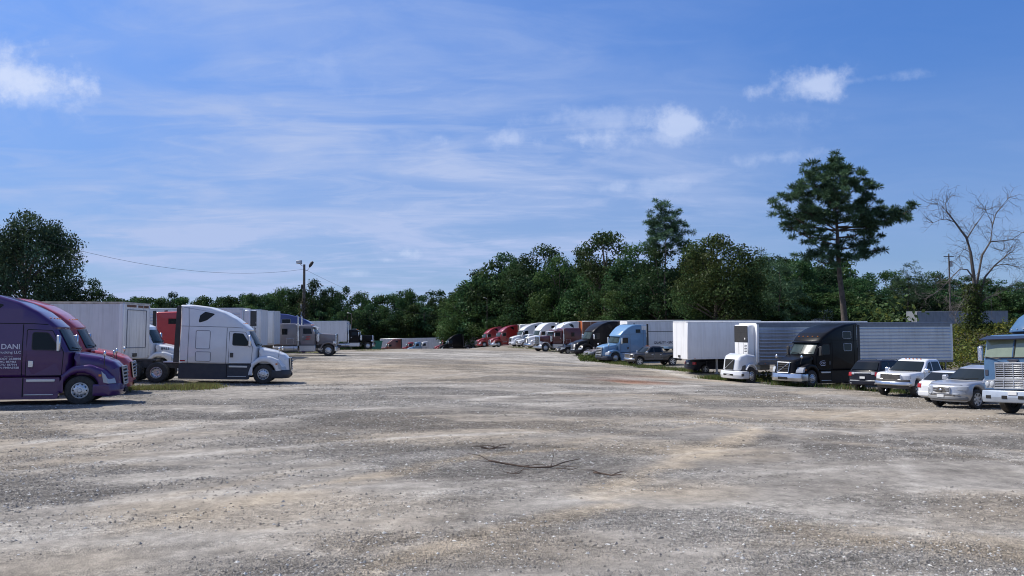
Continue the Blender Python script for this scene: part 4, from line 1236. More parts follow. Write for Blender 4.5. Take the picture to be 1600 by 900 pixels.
# ---------------------------------------------------------------- cars, pickups, vans
CARS = {
 'suv': dict(wb=2.75, hw=.98, r=.39, top=[(.88, .28), (.98, .58, .08), (.95, .90, .12), (.62, 1.03, .25), (-.42, 1.10, .05), (-3.70, 1.17, .12), (-3.84, .92, .10), (-3.86, .46, .08), (-3.74, .30)],
    cabin=[(-.30, 1.04), (-1.22, 1.60, .3), (-2.0, 1.72, .6), (-3.05, 1.68, .4), (-3.72, 1.12)], ws=((-.42, 1.13), (-1.12, 1.55)), rw=((-3.70, 1.18), (-3.22, 1.58)),
    wins=[[(-.78, 1.16), (-1.35, 1.54, .06), (-1.72, 1.60), (-1.72, 1.17)], [(-1.80, 1.17), (-1.80, 1.60), (-2.62, 1.60), (-2.66, 1.18)], [(-2.74, 1.18), (-2.70, 1.60), (-3.12, 1.56, .06), (-3.36, 1.20, .04)]],
    zl=(.72, .90), grille=(.62, .86, .40), sp=7, doors=[(-.62, -1.74), (-1.78, -2.72)]),
 'suv_rear': dict(wb=3.0, hw=.99, r=.385, top=[(.92, .28), (1.0, .62, .08), (.96, .96, .12), (.5, 1.08, .25), (-.40, 1.14, .05), (-3.85, 1.20, .10), (-3.98, .95, .10), (-4.0, .48, .08), (-3.9, .32)],
    cabin=[(-.30, 1.08), (-1.15, 1.64, .3), (-2.0, 1.76, .6), (-3.4, 1.74, .3), (-3.88, 1.16)], ws=((-.42, 1.17), (-1.05, 1.58)), rw=((-3.885, 1.20), (-3.55, 1.62)),
    wins=[[(-.78, 1.2), (-1.3, 1.58, .06), (-1.72, 1.64), (-1.72, 1.2)], [(-1.80, 1.2), (-1.80, 1.64), (-2.7, 1.64), (-2.74, 1.2)], [(-2.82, 1.2), (-2.80, 1.64), (-3.45, 1.62, .06), (-3.62, 1.24, .04)]],
    zl=(.74, .92), grille=(.6, .9, .4), sp=6, doors=[(-.62, -1.74), (-1.78, -2.78)]),
 'pickup': dict(wb=3.57, hw=1.0, r=.42, top=[(.82, .54), (.90, .66, .05), (.92, 1.08, .06), (.82, 1.20, .12), (-.40, 1.27, .06), (-2.55, 1.26), (-2.56, 1.26), (-4.66, 1.27, .04), (-4.74, 1.20, .04), (-4.74, .58, .05), (-4.66, .48)],
    cabin=[(-.32, 1.18), (-1.12, 1.82, .2), (-1.5, 1.92, .4), (-2.45, 1.90, .2), (-2.62, 1.22)], ws=((-.40, 1.27), (-1.02, 1.77)), rw=((-2.60, 1.34), (-2.50, 1.78)),
    wins=[[(-.80, 1.30), (-1.22, 1.72, .06), (-1.52, 1.78), (-1.52, 1.30)], [(-1.62, 1.30), (-1.62, 1.78), (-2.32, 1.78, .04), (-2.40, 1.32, .04)]],
    zl=(.92, 1.12), grille=(.88, 1.15, .56), sp=6, doors=[(-.60, -1.56), (-1.60, -2.46)], bed=(-2.68, -4.64)),
 'sedan': dict(wb=2.75, hw=.91, r=.33, top=[(.86, .22), (.94, .50, .08), (.90, .72, .12), (.5, .84, .3), (-.55, .96, .05), (-2.9, 1.02, .05), (-3.72, 1.03, .10), (-3.84, .86, .10), (-3.86, .40, .08), (-3.74, .26)],
    cabin=[(-.40, .92), (-1.35, 1.36, .3), (-1.9, 1.45, .6), (-2.5, 1.40, .4), (-3.36, 1.0)], ws=((-.55, 1.0), (-1.26, 1.33)), rw=((-3.25, 1.06), (-2.60, 1.36)),
    wins=[[(-.92, 1.02), (-1.46, 1.32, .05), (-1.80, 1.37), (-1.80, 1.02)], [(-1.88, 1.02), (-1.88, 1.37), (-2.4, 1.34, .05), (-2.78, 1.06, .04)]],
    zl=(.58, .74), grille=(.44, .64, .36), sp=5, doors=[(-.66, -1.82), (-1.86, -2.72)]),
 'hatch': dict(wb=2.6, hw=.88, r=.32, top=[(.80, .22), (.88, .50, .08), (.84, .76, .12), (.45, .90, .3), (-.42, 1.0, .05), (-3.1, 1.06, .1), (-3.40, .98, .08), (-3.46, .80, .08), (-3.46, .40, .08), (-3.34, .26)],
    cabin=[(-.34, .96), (-1.2, 1.40, .3), (-1.8, 1.49, .6), (-2.55, 1.45, .3), (-3.22, 1.04)], ws=((-.45, 1.03), (-1.1, 1.36)), rw=((-3.20, 1.06), (-2.64, 1.40)),
    wins=[[(-.8, 1.05), (-1.32, 1.36, .05), (-1.68, 1.41), (-1.68, 1.05)], [(-1.76, 1.05), (-1.76, 1.41), (-2.4, 1.38, .05), (-2.62, 1.1, .04)]],
    zl=(.60, .76), grille=(.46, .64, .3), sp=5, doors=[(-.6, -1.7), (-1.74, -2.5)]),
 'van': dict(wb=3.4, hw=.99, r=.37, top=[(.76, .36), (.84, .60, .06), (.82, .98, .08), (.55, 1.14, .15), (-.32, 1.26, .05), (-4.35, 1.28, .05), (-4.45, 1.2, .05), (-4.45, .55, .05), (-4.35, .42)],
    cabin=[(-.22, 1.20), (-.95, 1.98, .15), (-1.3, 2.08, .3), (-4.3, 2.08, .15), (-4.43, 1.24)], ws=((-.34, 1.32), (-.88, 1.90)), rw=((-4.43, 1.35), (-4.38, 1.85)),
    wins=[[(-.72, 1.34), (-1.08, 1.84, .06), (-1.7, 1.88), (-1.7, 1.34)], [(-2.0, 1.36), (-2.0, 1.86), (-3.0, 1.86), (-3.0, 1.36)]],
    zl=(.86, 1.06), grille=(.66, 1.0, .46), sp=5, doors=[(-.55, -1.8)]),
}
def car(key, name, label, cat, paint_m, kind, lower=None, chrome_grille=False, plate=True, rails=False, tow=False, pitch=0):
    S = CARS[kind]
    root = empty(name, label, cat, 'parked cars and pickups')
    wb, hw, r = S['wb'], S['hw'], S['r']
    ra = r + (.10 if kind in ('pickup', 'suv') else .075)
    zs = {'pickup': .54, 'van': .46, 'suv': .34, 'suv_rear': .34}.get(kind, .30)
    sill = zs
    da = math.degrees(math.asin(max(-.9, (sill - r) / ra)))
    top = S['top']
    xf, xr = max(p[0] for p in top), min(p[0] for p in top)
    bot = arch(-wb, r, ra, 180 - da, da, 10) + arch(0, r, ra, 180 - da, da, 10)
    prof = list(top) + [(p[0], p[1], 0) for p in bot]
    def DB(x, y, z):
        k = (abs(y) / hw) ** 3
        x2 = x - (.30 if kind in ('pickup', 'van') else .42) * sstep(xf - .9, xf, x) * k + .16 * sstep(xr + .7, xr, x) * k
        wy = 1 - .05 * clamp((z - .75) / .5) - .05 * clamp((.55 - z) / .3) - .04 * sstep(xf - .7, xf, x)
        return (x2, y * wy, z)
    b = MB(); b.add(*shell(prof, hw, .10, DB, (xf - .5, xf - .9, -wb / 2, xr + .6), (.62, .86), mid=8))
    body = b.build('body', paint_m, root)
    b = MB(); b.add(*shell([(.55, .40), (.55, .85), (-wb - .55, .85), (-wb - .55, .40)], hw - .24, .02)); b.build('underbody', DARK, root)
    zc0, zc1 = min(p[1] for p in S['cabin']), max(p[1] for p in S['cabin'])
    chw = hw - .05
    def DC(x, y, z):
        f = clamp((z - zc0) / (zc1 - zc0))
        bow = .14 * (y / chw) ** 2 * clamp((x + 1.6) / .8) - .08 * (y / chw) ** 2 * clamp((xr + 1.2 - x) / .8)
        return (x - bow, y * (1 - .21 * f), z)
    b = MB(); b.add(*shell(S['cabin'], chw, .10, DC, (-1.0, -1.6, -2.4), (zc0 + .2, zc0 + .4), mid=6)); cabin = b.build('cabin', paint_m, root)
    for nm, ((x0, z0), (x1, z1)) in (('windshield', S['ws']), ('rear_window', S['rw'])):
        sg = 1 if nm == 'windshield' else -1
        n = Vector((sg * (z1 - z0), 0, abs(x1 - x0))).normalized()
        def fn(u, v, off=.018):
            y = (u * 2 - 1) * (chw - .10)
            p = DC(x0 + (x1 - x0) * v, y, z0 + (z1 - z0) * v)
            return (p[0] + n.x * off, p[1], p[2] + n.z * off)
        b = MB(); b.grid(fn, 8, 4); b.grid(lambda u, v: fn(u, v, -.02), 8, 4); gl = b.build(nm, GLASSC if nm == 'windshield' else GLASS, cabin)
        if nm == 'windshield':
            q = MB(); q.tube([fn(.12, .02, .03), fn(.5, .10, .03)], .01, 5); q.build('wiper', DARK, root)
            q = MB(); q.tube([fn(.55, .02, .03), fn(.9, .10, .03)], .01, 5); q.build('wiper', DARK, root)
    for s in (1, -1):
        for w in S['wins']:
            b = MB(); b.prism(fillet(w) if any(len(p) > 2 for p in w) else w, s * (chw - .012), s * (chw + .010), D=DC); b.build('side_window', GLASS, cabin)
        if kind != 'pickup':
            for wa, wb_ in zip(S['wins'][:-1], S['wins'][1:]):
                b = MB(); b.prism([wa[-1][:2], wb_[0][:2], wb_[1][:2], wa[-2][:2]], s * (chw - .012), s * (chw + .007), D=DC); b.build('pillar_trim', BLACKP, cabin)
        for (d0, d1) in S['doors']:
            zt = zc0 + .04
            b = MB(); b.prism(fillet([(d0, sill + .08, .06), (d1, sill + .08, .06), (d1, zt, .03), (d0, zt, .03)]), s * (hw - .012), s * (hw + .006), D=DB); dr = b.build('door', paint_m, root)
            dpt = fillet([(d0, sill + .08, .06), (d1, sill + .08, .06), (d1, zt, .03), (d0, zt, .03)])
            b = MB(); b.tube([DB(p_[0], s * (hw + .003), p_[1]) for p_ in dpt + dpt[:1]], .009, 4); b.build('door_gap', SEAM, dr)
            b = MB(); b.box(d1 + .10, d1 + .30, s * (hw - .03), s * (hw + .02), zt - .12, zt - .07, .012, D=DB); b.build('door_handle', CHROME if chrome_grille else paint_m, dr)
        b = MB(); b.add(*shell([(-.62, zc0 + .06), (-.62, zc0 + .24, .04), (-.80, zc0 + .26, .04), (-.82, zc0 + .06, .03)], .11, .04, lambda x, y, z: (x, y + s * (hw + .06), z))); b.build('mirror', paint_m if not chrome_grille else CHROME, root)
        # lights
        z0, z1 = S['zl']
        def DL(x, y, z):
            p = DB(x, y, z); return (p[0] + .018, p[1] + s * .005, p[2])
        b = MB(); b.add(*shell([(xf - .42, z0 + .07), (xf - .42, z1 + .03), (xf - .06, z1, .03), (xf - .035, z0, .03)], .18, .02, lambda x, y, z: DL(x, y + s * (hw - .20), z))); b.build('headlight', LAMP, root)
        def DR(x, y, z):
            p = DB(x, y, z); return (p[0] - .012, p[1] + s * .008, p[2])
        b = MB(); b.add(*shell([(xr + .22, z0 + .1), (xr + .22, z1 + .14), (xr + .02, z1 + .14, .03), (xr - .005, z0 + .1, .03)], .13, .02, lambda x, y, z: DR(x, y + s * (hw - .14), z))); b.build('tail_light', LAMPR, root)
        w_ = .24 if kind != 'pickup' else .27
        for x in (0, -wb):
            wheel(root, (r, w_, S['sp']), x, s * (hw - w_ / 2 - .015), r)
        if rails:
            b = MB(); pts = [DC(-1.5, s * (chw - .16), zc1 - .03), DC(-1.7, s * (chw - .14), zc1 + .045), DC(-3.0, s * (chw - .14), zc1 + .035), DC(-3.2, s * (chw - .16), zc1 - .06)]; b.tube(pts, .016, 6); b.build('roof_rail', BLACKP, cabin)
    zh = max(p[1] for p in top if p[0] > xf - .7)
    b = MB(); b.tube([DB(xf - .14, y_ * hw, S['zl'][1] + .06) for y_ in (-.8, -.5, -.2, .2, .5, .8)], .009, 4); b.build('hood_gap', SEAM, body)
    g0, g1, gw = S['grille']
    b = MB(); b.add(*shell([(xf - .05, g0, .02), (xf - .06, g1, .02), (xf + .012, g1 - .01, .02), (xf + .022, g0, .02)], gw, .02, DB)); gr = b.build('grille', BLACKP, root)
    for k in range(3):
        z = g0 + (g1 - g0) * (k + .5) / 3
        q = MB(); q.box(xf + .012, xf + .034, -gw + .03, gw - .03, z - .016, z + .016, D=DB); q.build('grille_bar', BLACKP if kind == 'pickup' else CHROME if chrome_grille else STEEL, gr)
    if chrome_grille or kind == 'suv':
        q = MB()
        for (a, c) in (((-gw, g0), (gw, g0)), ((gw, g0), (gw, g1)), ((gw, g1), (-gw, g1)), ((-gw, g1), (-gw, g0))):
            q.tube([DB(xf + .02, *a), DB(xf + .02, *c)], .024, 6)
        q.build('grille_surround', CHROME, gr)
    if kind != 'pickup':
        q = MB(); q.ellipsoid((xf + .035, 0, (g0 + g1) / 2), (.02, .07, .05), 10, 6); q.build('emblem', CHROME, gr)
    lw = lower or BLACKP
    if kind == 'pickup':
        b = MB(); b.add(*shell([(xf - .2, .78), (xf - .2, .89), (xf + .03, .88, .02), (xf + .05, .78, .02)], hw - .05, .03, DB, mid=8)); b.build('bumper_cap', BLACKP, root)
        b = MB(); b.add(*shell([(xf - .3, .40), (xf - .3, .56), (xf + .0, .56), (xf - .02, .42, .03)], hw - .12, .03, DB, mid=8)); b.build('air_dam', BLACKP, root)
        for y_ in (-.5, -.25, 0, .25, .5):
            b = MB(); b.ellipsoid(DC(-1.34, y_, zc1 - .01), (.05, .035, .025), 8, 5); b.build('roof_light', LAMPA, cabin)
    if kind in ('suv', 'suv_rear'):
        for s in (1, -1):
            b = MB(); b.box(-wb + r + .14, -r - .14, s * (hw - .08), s * (hw + .004), sill - .04, sill + .10, .02, D=DB); b.build('sill_cladding', lw, root)
    if kind == 'suv':
        b = MB(); b.add(*shell([(xf - .06, .40, .02), (xf - .06, .54, .02), (xf + .012, .54, .02), (xf + .016, .40, .02)], .58, .02, DB, mid=6)); b.build('lower_intake', BLACKP, root)
    if kind == 'suv_rear':
        b = MB(); b.box(xr - .016, xr + .02, -.52, .52, .98, 1.04, .01, D=DB); b.build('tailgate_trim', CHROME, root)
        b = MB(); b.box(xr - .075, xr + .02, -.80, .80, .56, .61, .01, D=DB); b.build('bumper_trim', STEEL, root)
        b = MB(); b.box(xr - .065, xr + .02, -.80, .80, .40, .46, .01, D=DB); b.build('bumper_trim', STEEL, root)
        for s in (1, -1):
            b = MB(); b.box(xr - .014, xr + .06, s * .52, s * .74, .92, 1.06, .02, D=DB); b.build('reverse_light', LAMP, root)
    for s in (1, -1):
        b = MB(); b.add(*shell([(xf - .52, S['zl'][0] + .10), (xf - .52, S['zl'][1] + .02), (xf - .40, S['zl'][1] + .02), (xf - .40, S['zl'][0] + .08)], .05, .01, lambda x, y, z: (DB(x, y + s * (hw - .06), z)[0], DB(x, y + s * (hw - .06), z)[1] + s * .006, z))); b.build('turn_signal', LAMPA, root)
    b = MB(); b.add(*shell([(xf - .35, sill - .04, .03), (xf - .35, sill + .14), (xf + .04, sill + .16, .04), (xf + .045, sill + .02, .05)] if kind != 'pickup' else [(xf - .35, .54, .03), (xf - .35, .775), (xf + .10, .775, .05), (xf + .13, .58, .06)], hw - .02, .05, DB, mid=8)); fb = b.build('front_bumper', lw, root)
    b = MB(); b.add(*shell([(xr + .35, sill - .02, .03), (xr + .35, sill + .24), (xr - .05, sill + .24, .04), (xr - .05, sill + .02, .05)], hw - .02, .05, DB, mid=8)); b.build('rear_bumper', lw, root)
    if kind != 'pickup':
        for s in (1, -1):
            b = MB(); b.box(xf - .10, xf + .035, s * .52, s * .74, sill + .20, sill + .28, .02, D=DB); b.build('fog_light', LAMP, fb)
    b = MB(); b.box(xr - .03, xr - .012, -.16, .16, .70, .82, .004); b.build('number_plate', WHITEP, root)
    if plate:
        b = MB(); b.box(xf + .05, xf + .06, -.16, .16, sill + .10, sill + .22, .004); b.build('number_plate', WHITEP, root)
    if 'bed' in S:
        x1, x0 = S['bed']
        b = MB(); b.box(x0, x1, -hw + .16, hw - .16, 1.262, 1.275); b.build('bed_cover', DARK, root)
        for s in (1, -1):
            b = MB(); b.box(x0, x1, s * (hw - .17), s * (hw - .06), 1.25, 1.31, .015); b.build('bed_rail', BLACKP, root)
    place(root, key, length=wb, pitch=pitch)
    if kind == 'suv':
        root.scale = (1, 1, 1.05)
    return root

# ---------------------------------------------------------------- the parked vehicles, left-hand row
P_PURPLE = paint('purple', (.055, .010, .098), .05)
P_REDF = paint('faded_red', (.42, .050, .060), .2)
P_WHITE = paint('white', (.72, .73, .74), .20)
P_RED = paint('red', (.26, .010, .012), .12)
P_MAROON = paint('maroon', (.085, .006, .010), .08)
P_BLACK = paint('black', (.006, .006, .007), .035)
P_BLACK2 = paint('charcoal', (.008, .008, .010), .06)
P_GREY = paint('warm_grey', (.19, .17, .175), .25)
P_BLUE = paint('royal_blue', (.02, .035, .16), .2)
P_PALEB = paint('pale_blue', (.13, .26, .42), .15)
P_CABB = mat('paint_cabover_blue', (.055, .125, .235), rough=.4, coat=.25, spec=.3, noise=.08, dust=.12)
P_BROWN = paint('brown_grey', (.034, .030, .029), .10)
P_SILVER = mat('paint_silver', (.46, .48, .51), rough=.32, metal=.5, coat=.7, noise=.05, dust=.2)
P_DKBLUE = paint('dark_blue', (.009, .012, .022), .06)
P_BRICK = paint('brick', (.16, .028, .018), .3)

t1 = place(aero('purple', 'semi_truck', 'dark purple sleeper truck with company lettering at the left edge', P_PURPLE, 'cascadia', lower=P_PURPLE, grille_mat=STEEL), 'purple')
lab = lettering('lettering', 'DANI', .25, TWHITE, t1, (-2.26, -1.232, 2.02), (R(90), 0, 0), 1.0)
lettering('lettering', 'Trucking LLC', .125, TWHITE, t1, (-2.30, -1.232, 1.86), (R(90), 0, 0), 1.1)
for i_, tx in enumerate(('---- -----', 'US DOT 2538898', 'MC 887466', 'KYU 187914', 'VIN FM9A5928')):
    lettering('lettering', tx, .08 if i_ == 0 else .10, TWHITE, t1, (-2.32, -1.232, 1.74 - .105 * i_), (R(90), 0, 0), 1.1)
t2 = place(aero('red_near', 'semi_truck', 'faded red sleeper truck parked right behind the purple one', P_REDF, 'cascadia', grille_mat=CHROME), 'red_near')
t3 = place(aero('white_left', 'semi_truck', 'white sleeper truck with dark navy side skirts and chin, left row', P_WHITE, 'cascadia', lower=NAVYP, bumper=NAVYP), 'white_left')
T_GREY = mat('trailer_grey_white', (.66, .67, .68), rough=.5, noise=.07, nscale=1.2, dust=.3, streak=.45)
T_WHITE = mat('trailer_white', (.76, .77, .78), rough=.42, noise=.06, nscale=1.0, dust=.25, streak=.35)
T_BRIGHT = mat('trailer_front_white', (.82, .82, .81), rough=.4, noise=.05, nscale=1.3, dust=.25, streak=.28)
T_SILV = mat('corrugated_aluminium', (.62, .64, .67), rough=.30, metal=.70, noise=.10, nscale=.7, dust=.12, streak=.3)
T_SILVD = mat('dark_aluminium', (.20, .22, .25), rough=.45, metal=.4, noise=.12, dust=.15)
T_ORANGE = mat('trailer_orange', (.50, .13, .025), rough=.45, noise=.08, dust=.2)
T_BROWNS = mat('trailer_brown', (.16, .06, .03), rough=.5, noise=.12, dust=.2)
T_OLD = mat('trailer_old_grey', (.22, .24, .27), rough=.6, noise=.15, nscale=.8, dust=.3, streak=.6)
ta = trailer('trailer_a', 'box_trailer', 'long grey white box trailer behind the purple and white trucks', T_GREY, 'smooth', front=T_GREY, rail=mat('rusty_white_rail', (.42, .38, .33), rough=.7, noise=.35, nscale=3))
pts = [(.02, -.9, 1.75), (.02, .9, 1.75), (.02, .9, 3.72), (.02, -.9, 3.72)]
for a_, c_ in zip(pts, pts[1:] + pts[:1]):
    b = MB(); b.tube([a_, c_], .022, 5); b.build('front_panel_rib', T_SILVD, ta)
b = MB(); b.box(-.20, .035, -1.318, -1.14, 1.34, 4.02, .03); b.build('nose_post', T_BRIGHT, ta)
for y0_, y1_ in ((-.95, -.1), (.1, .55), (.62, 1.1)):
    b = MB(); b.box(.0, .03, y0_, y1_, 3.86, 3.98, .005); b.build('rust_patch', RUST, ta)
t4 = place(aero('white_hidden', 'semi_truck', 'white day cab truck showing its hood between the box trailer and the white sleeper truck', P_WHITE, 'daycab', detail=1, skirts=False), 'white_hidden')
lettering('lettering', '8953', .22, TDARK, t4, (.30, -1.0, 1.56), (R(90), 0, R(6)), 1.1)
t5 = place(aero('red_hidden', 'semi_truck', 'red high roof truck hidden behind the white sleeper truck, only its red side showing', paint('bright_red', (.42, .016, .022), .08), 'fld', detail=0), 'red_hidden')
tb = trailer('trailer_b', 'box_trailer', 'silver corrugated refrigerated trailer behind the white sleeper truck', T_SILV, 'corrugated', front=T_WHITE, reefer=(T_WHITE, BLACKP))
trailer('trailer_c', 'box_trailer', 'white box trailer nose just right of the silver corrugated trailer', T_WHITE, front=T_WHITE, detail=1)
trailer('trailer_d', 'box_trailer', 'pale box trailer, second white nose left of the grey long nose truck', T_WHITE, front=T_GREY, detail=1)
trailer('trailer_e', 'box_trailer', 'white box trailer barely visible behind the grey truck sleeper', T_WHITE, front=T_WHITE, detail=1)
t6 = place(classic('grey_classic', 'semi_truck', 'warm grey long nose truck with flat sleeper and chrome stacks beside the light pole', P_GREY, fender=P_GREY), 'grey_classic')
for dx, dz in ((0, 0), (.05, -.13), (-.05, -.24)):
    b = MB(); b.prism(fillet([(-2.05 + dx, 1.72 + dz, .03), (-1.62 + dx, 1.76 + dz, .03), (-1.66 + dx, 1.82 + dz, .02), (-2.0 + dx, 1.80 + dz, .02)]), -1.0, -1.006); b.build('door_emblem', TRED, t6)
t7 = place(aero('blue_roof', 'semi_truck', 'royal blue high roof truck seen above the grey long nose truck', P_BLUE, 'volvo', detail=0), 'blue_roof')
tf = trailer('trailer_f', 'box_trailer', 'plain grey box trailer hitched to the black day cab, left row', T_GREY, front=T_GREY, detail=1)
t8 = place(classic('black_classic', 'semi_truck', 'black long nose day cab with chrome stacks at the far end of the left row', P_BLACK, sleeper=0), 'black_classic')

# ---------------------------------------------------------------- right-hand row, near to far
def cabover():
    root = empty('semi_truck', 'pale blue flat front cabover truck with chrome grille at the right edge', 'tractor unit', 'parked highway tractors')
    body = P_CABB
    def D(x, y, z):
        return (x - .10 * (abs(y) / 1.2) ** 4, y * (1 - .03 * clamp((z - 1.9) / 1.0)), z)
    b = MB(); b.add(*shell([(-1.5, .95, .04), (-1.5, 2.92, .10), (.95, 2.92, .12), (1.14, 2.78, .06), (1.33, 2.02, .04), (1.36, .88, .05), (.66, .88), (.64, 1.04), (-.64, 1.04), (-.66, .95)], 1.22, .09, D, (), (2.0,), mid=12))
    b.build('cab', body, root)
    for s in (1, -1):
        def fn(u, v, s=s, off=.016):
            x, z = 1.335 - .185 * v, 2.06 + .66 * v
            return D(x + off, s * (.02 + 1.10 * u), z + off * .2)
        b = MB(); b.grid(fn, 8, 4); b.grid(lambda u, v: fn(u, v, off=-.02), 8, 4); w = b.build('windshield', GLASSG, root)
        q = MB(); q.tube([fn(.0, 0, off=.03), fn(.0, 1, off=.03)], .022, 6); q.build('divider', body if s < 0 else BLACKP, w)
        q = MB(); q.tube([fn(.95, .05, off=.05), fn(.42, -.10, off=.06), fn(.36, -.14, off=.03)], .014, 5); q.build('wiper', BLACKP, root)
        q = MB(); q.tube([fn(u_, 0, off=.02) for u_ in (0, .25, .5, .75, 1)], .018, 5); q.build('window_seal', BLACKP, w)
        # headlights in a chrome bezel
        b = MB(); b.box(1.345, 1.375, s * .72, s * 1.12, .94, 1.24, .02, D=D); bz = b.build('headlight_bezel', STEEL, root)
        for y in (.82, 1.02):
            b = MB(); b.ellipsoid(D(1.385, s * y, 1.09), (.03, .085, .10)); b.build('headlight', LAMP, bz)
        b = MB(); b.box(1.34, 1.366, s * .98, s * 1.12, 1.40, 1.62, .01, D=D); b.build('side_vent', TDARK, root)
        b = MB(); b.prism(fillet([(-.55, 1.06, .05), (.62, 1.06, .05), (.98, 1.9, .05), (.80, 2.72, .08), (-.55, 2.74, .06)]), s * 1.215, s * 1.228, D=D); dr = b.build('door', body, root)
        b = MB(); b.prism(fillet([(-.40, 2.0, .05), (.78, 2.0, .06), (.66, 2.58, .08), (-.40, 2.6, .06)]), s * 1.222, s * 1.236, D=D); b.build('side_window', GLASS, dr)
        b = MB(); b.box(1.0, 1.1, s * 1.32, s * 1.52, 1.95, 2.5, .03); mr_ = b.build('mirror', CHROME, root)
        b = MB(); b.tube([(.9, s * 1.2, 2.55), (1.05, s * 1.42, 2.55), (1.05, s * 1.42, 1.9), (.9, s * 1.2, 1.9)], .014, 5); b.build('mirror_arm', CHROME, mr_)
        b = MB(); b.tube([(-1.7, s * .86, .70), (-3.4, s * .86, .70)], .31, 18); b.build('fuel_tank', ALU, root)
        b = MB(); b.tube([(-1.62, s * .9, 1.0), (-1.62, s * .9, 3.6)], .07, 10); b.build('exhaust_stack', CHROME, root)
    # two-tier grille of bright bars
    for (z0, z1, hwid, n) in ((1.30, 1.86, .66, 8), (.94, 1.24, .72, 5)):
        b = MB(); b.box(1.352, 1.372, -hwid, hwid, z0, z1, D=D); gr = b.build('grille', DARK, root)
        for k in range(n):
            z = z0 + (z1 - z0) * (k + .5) / n
            q = MB(); q.box(1.366, 1.398, -hwid + .02, hwid - .02, z - .017, z + .017, .004, D=D); q.build('grille_bar', ALU, gr)
        for k in range(5):
            y = -hwid + 2 * hwid * k / 4
            q = MB(); q.box(1.374, 1.404, y - .013, y + .013, z0, z1, .004, D=D); q.build('grille_post', ALU, gr)
        for z in (z0, z1):
            q = MB(); q.box(1.360, 1.408, -hwid - .02, hwid + .02, z - .022, z + .022, .006, D=D); q.build('grille_frame', STEEL, gr)
    b = MB(); b.box(1.35, 1.385, -.20, .20, 1.93, 1.99, .01); b.box(1.35, 1.383, -.14, .14, 1.88, 1.93, .01); b.build('emblem', TDARK, root)
    b = MB(); b.add(*shell([(1.16, .42, .04), (1.16, .86, .03), (1.46, .86, .05), (1.50, .62, .04), (1.46, .42, .05)], 1.24, .06, D, mid=10)); bm_ = b.build('bumper', mat('pale_bumper', (.36, .42, .50), rough=.4, metal=.3, noise=.1, dust=.3), root)
    for y in (-.92, -.30, .30, .92):
        b = MB(); b.box(1.478, 1.506, y - .11, y + .11, .56, .68, .02, D=D); b.build('bumper_slot', DARK, bm_)
    b = MB(); b.box(1.49, 1.512, -.16, .16, .70, .84, .004); b.build('number_plate', WHITEP, bm_)
    # dark visor across the brow and the wind fairing on the roof
    b = MB(); b.prism([(1.02, 2.80), (1.52, 2.70), (1.54, 2.74), (1.02, 2.90)], -1.24, 1.24, D=D); b.build('sun_visor', mat('visor_navy', (.02, .028, .05), rough=.4), root)
    def DFa(x, y, z):
        return (x - .35 * (abs(y) / .9) ** 2.5, y * (1 - .18 * clamp((z - 3.0) / 1.0)), z)
    b = MB(); b.add(*shell([(-1.3, 3.06, .04), (-1.3, 3.86, .10), (-.5, 3.84, .25), (.0, 3.60, .4), (.38, 3.22, .2), (.46, 3.04, .04)], .98, .14, DFa, (), (), mid=10)); fa = b.build('roof_fairing', body, root)
    b = MB(); b.box(-.9, .2, -.7, .7, 2.90, 3.10); b.build('fairing_mount', BLACKP, fa)
    for k in range(6):
        y = -.7 + 1.4 * k / 5
        p = DFa(.40, y, 3.14)
        b = MB(); b.ellipsoid((p[0] + .03, p[1], p[2]), (.03, .03, .02), 8, 5); b.build('rivet_light', LAMP, fa)
    b = MB(); b.box(-1.9, -1.55, -.9, .9, 3.1, 4.15, .05); b.build('rear_box', WHITEP, root)
    chassis(root, True, -1.5, ax=(-4.2, -5.5))
    return place(root, 'cabover')
cabover()
car('silver_suv', 'parked_car', 'silver grey sport utility car beside the pale blue cabover', 'car', P_SILVER, 'suv', lower=mat('silver_lower', (.20, .21, .22), rough=.5, dust=.3), rails=True)
car('white_hatch', 'parked_car', 'white hatchback squeezed between the white pickup and the silver car', 'car', P_WHITE, 'hatch', lower=P_WHITE)
car('white_pickup', 'pickup_truck', 'white double cab pickup with big chrome grille', 'pickup', P_WHITE, 'pickup', lower=CHROME, chrome_grille=True, plate=False)
car('dark_suv', 'parked_car', 'dark blue black sport utility car parked tail out beside the white pickup', 'car', P_DKBLUE, 'suv_rear', lower=P_DKBLUE, rails=True)
tv = place(aero('black_volvo', 'semi_truck', 'glossy black sleeper truck with diagonal grille bar and chrome bumper, nearest in right row', P_BLACK, 'volvo', bumper=CHROME, glass=GLASSW), 'black_volvo')
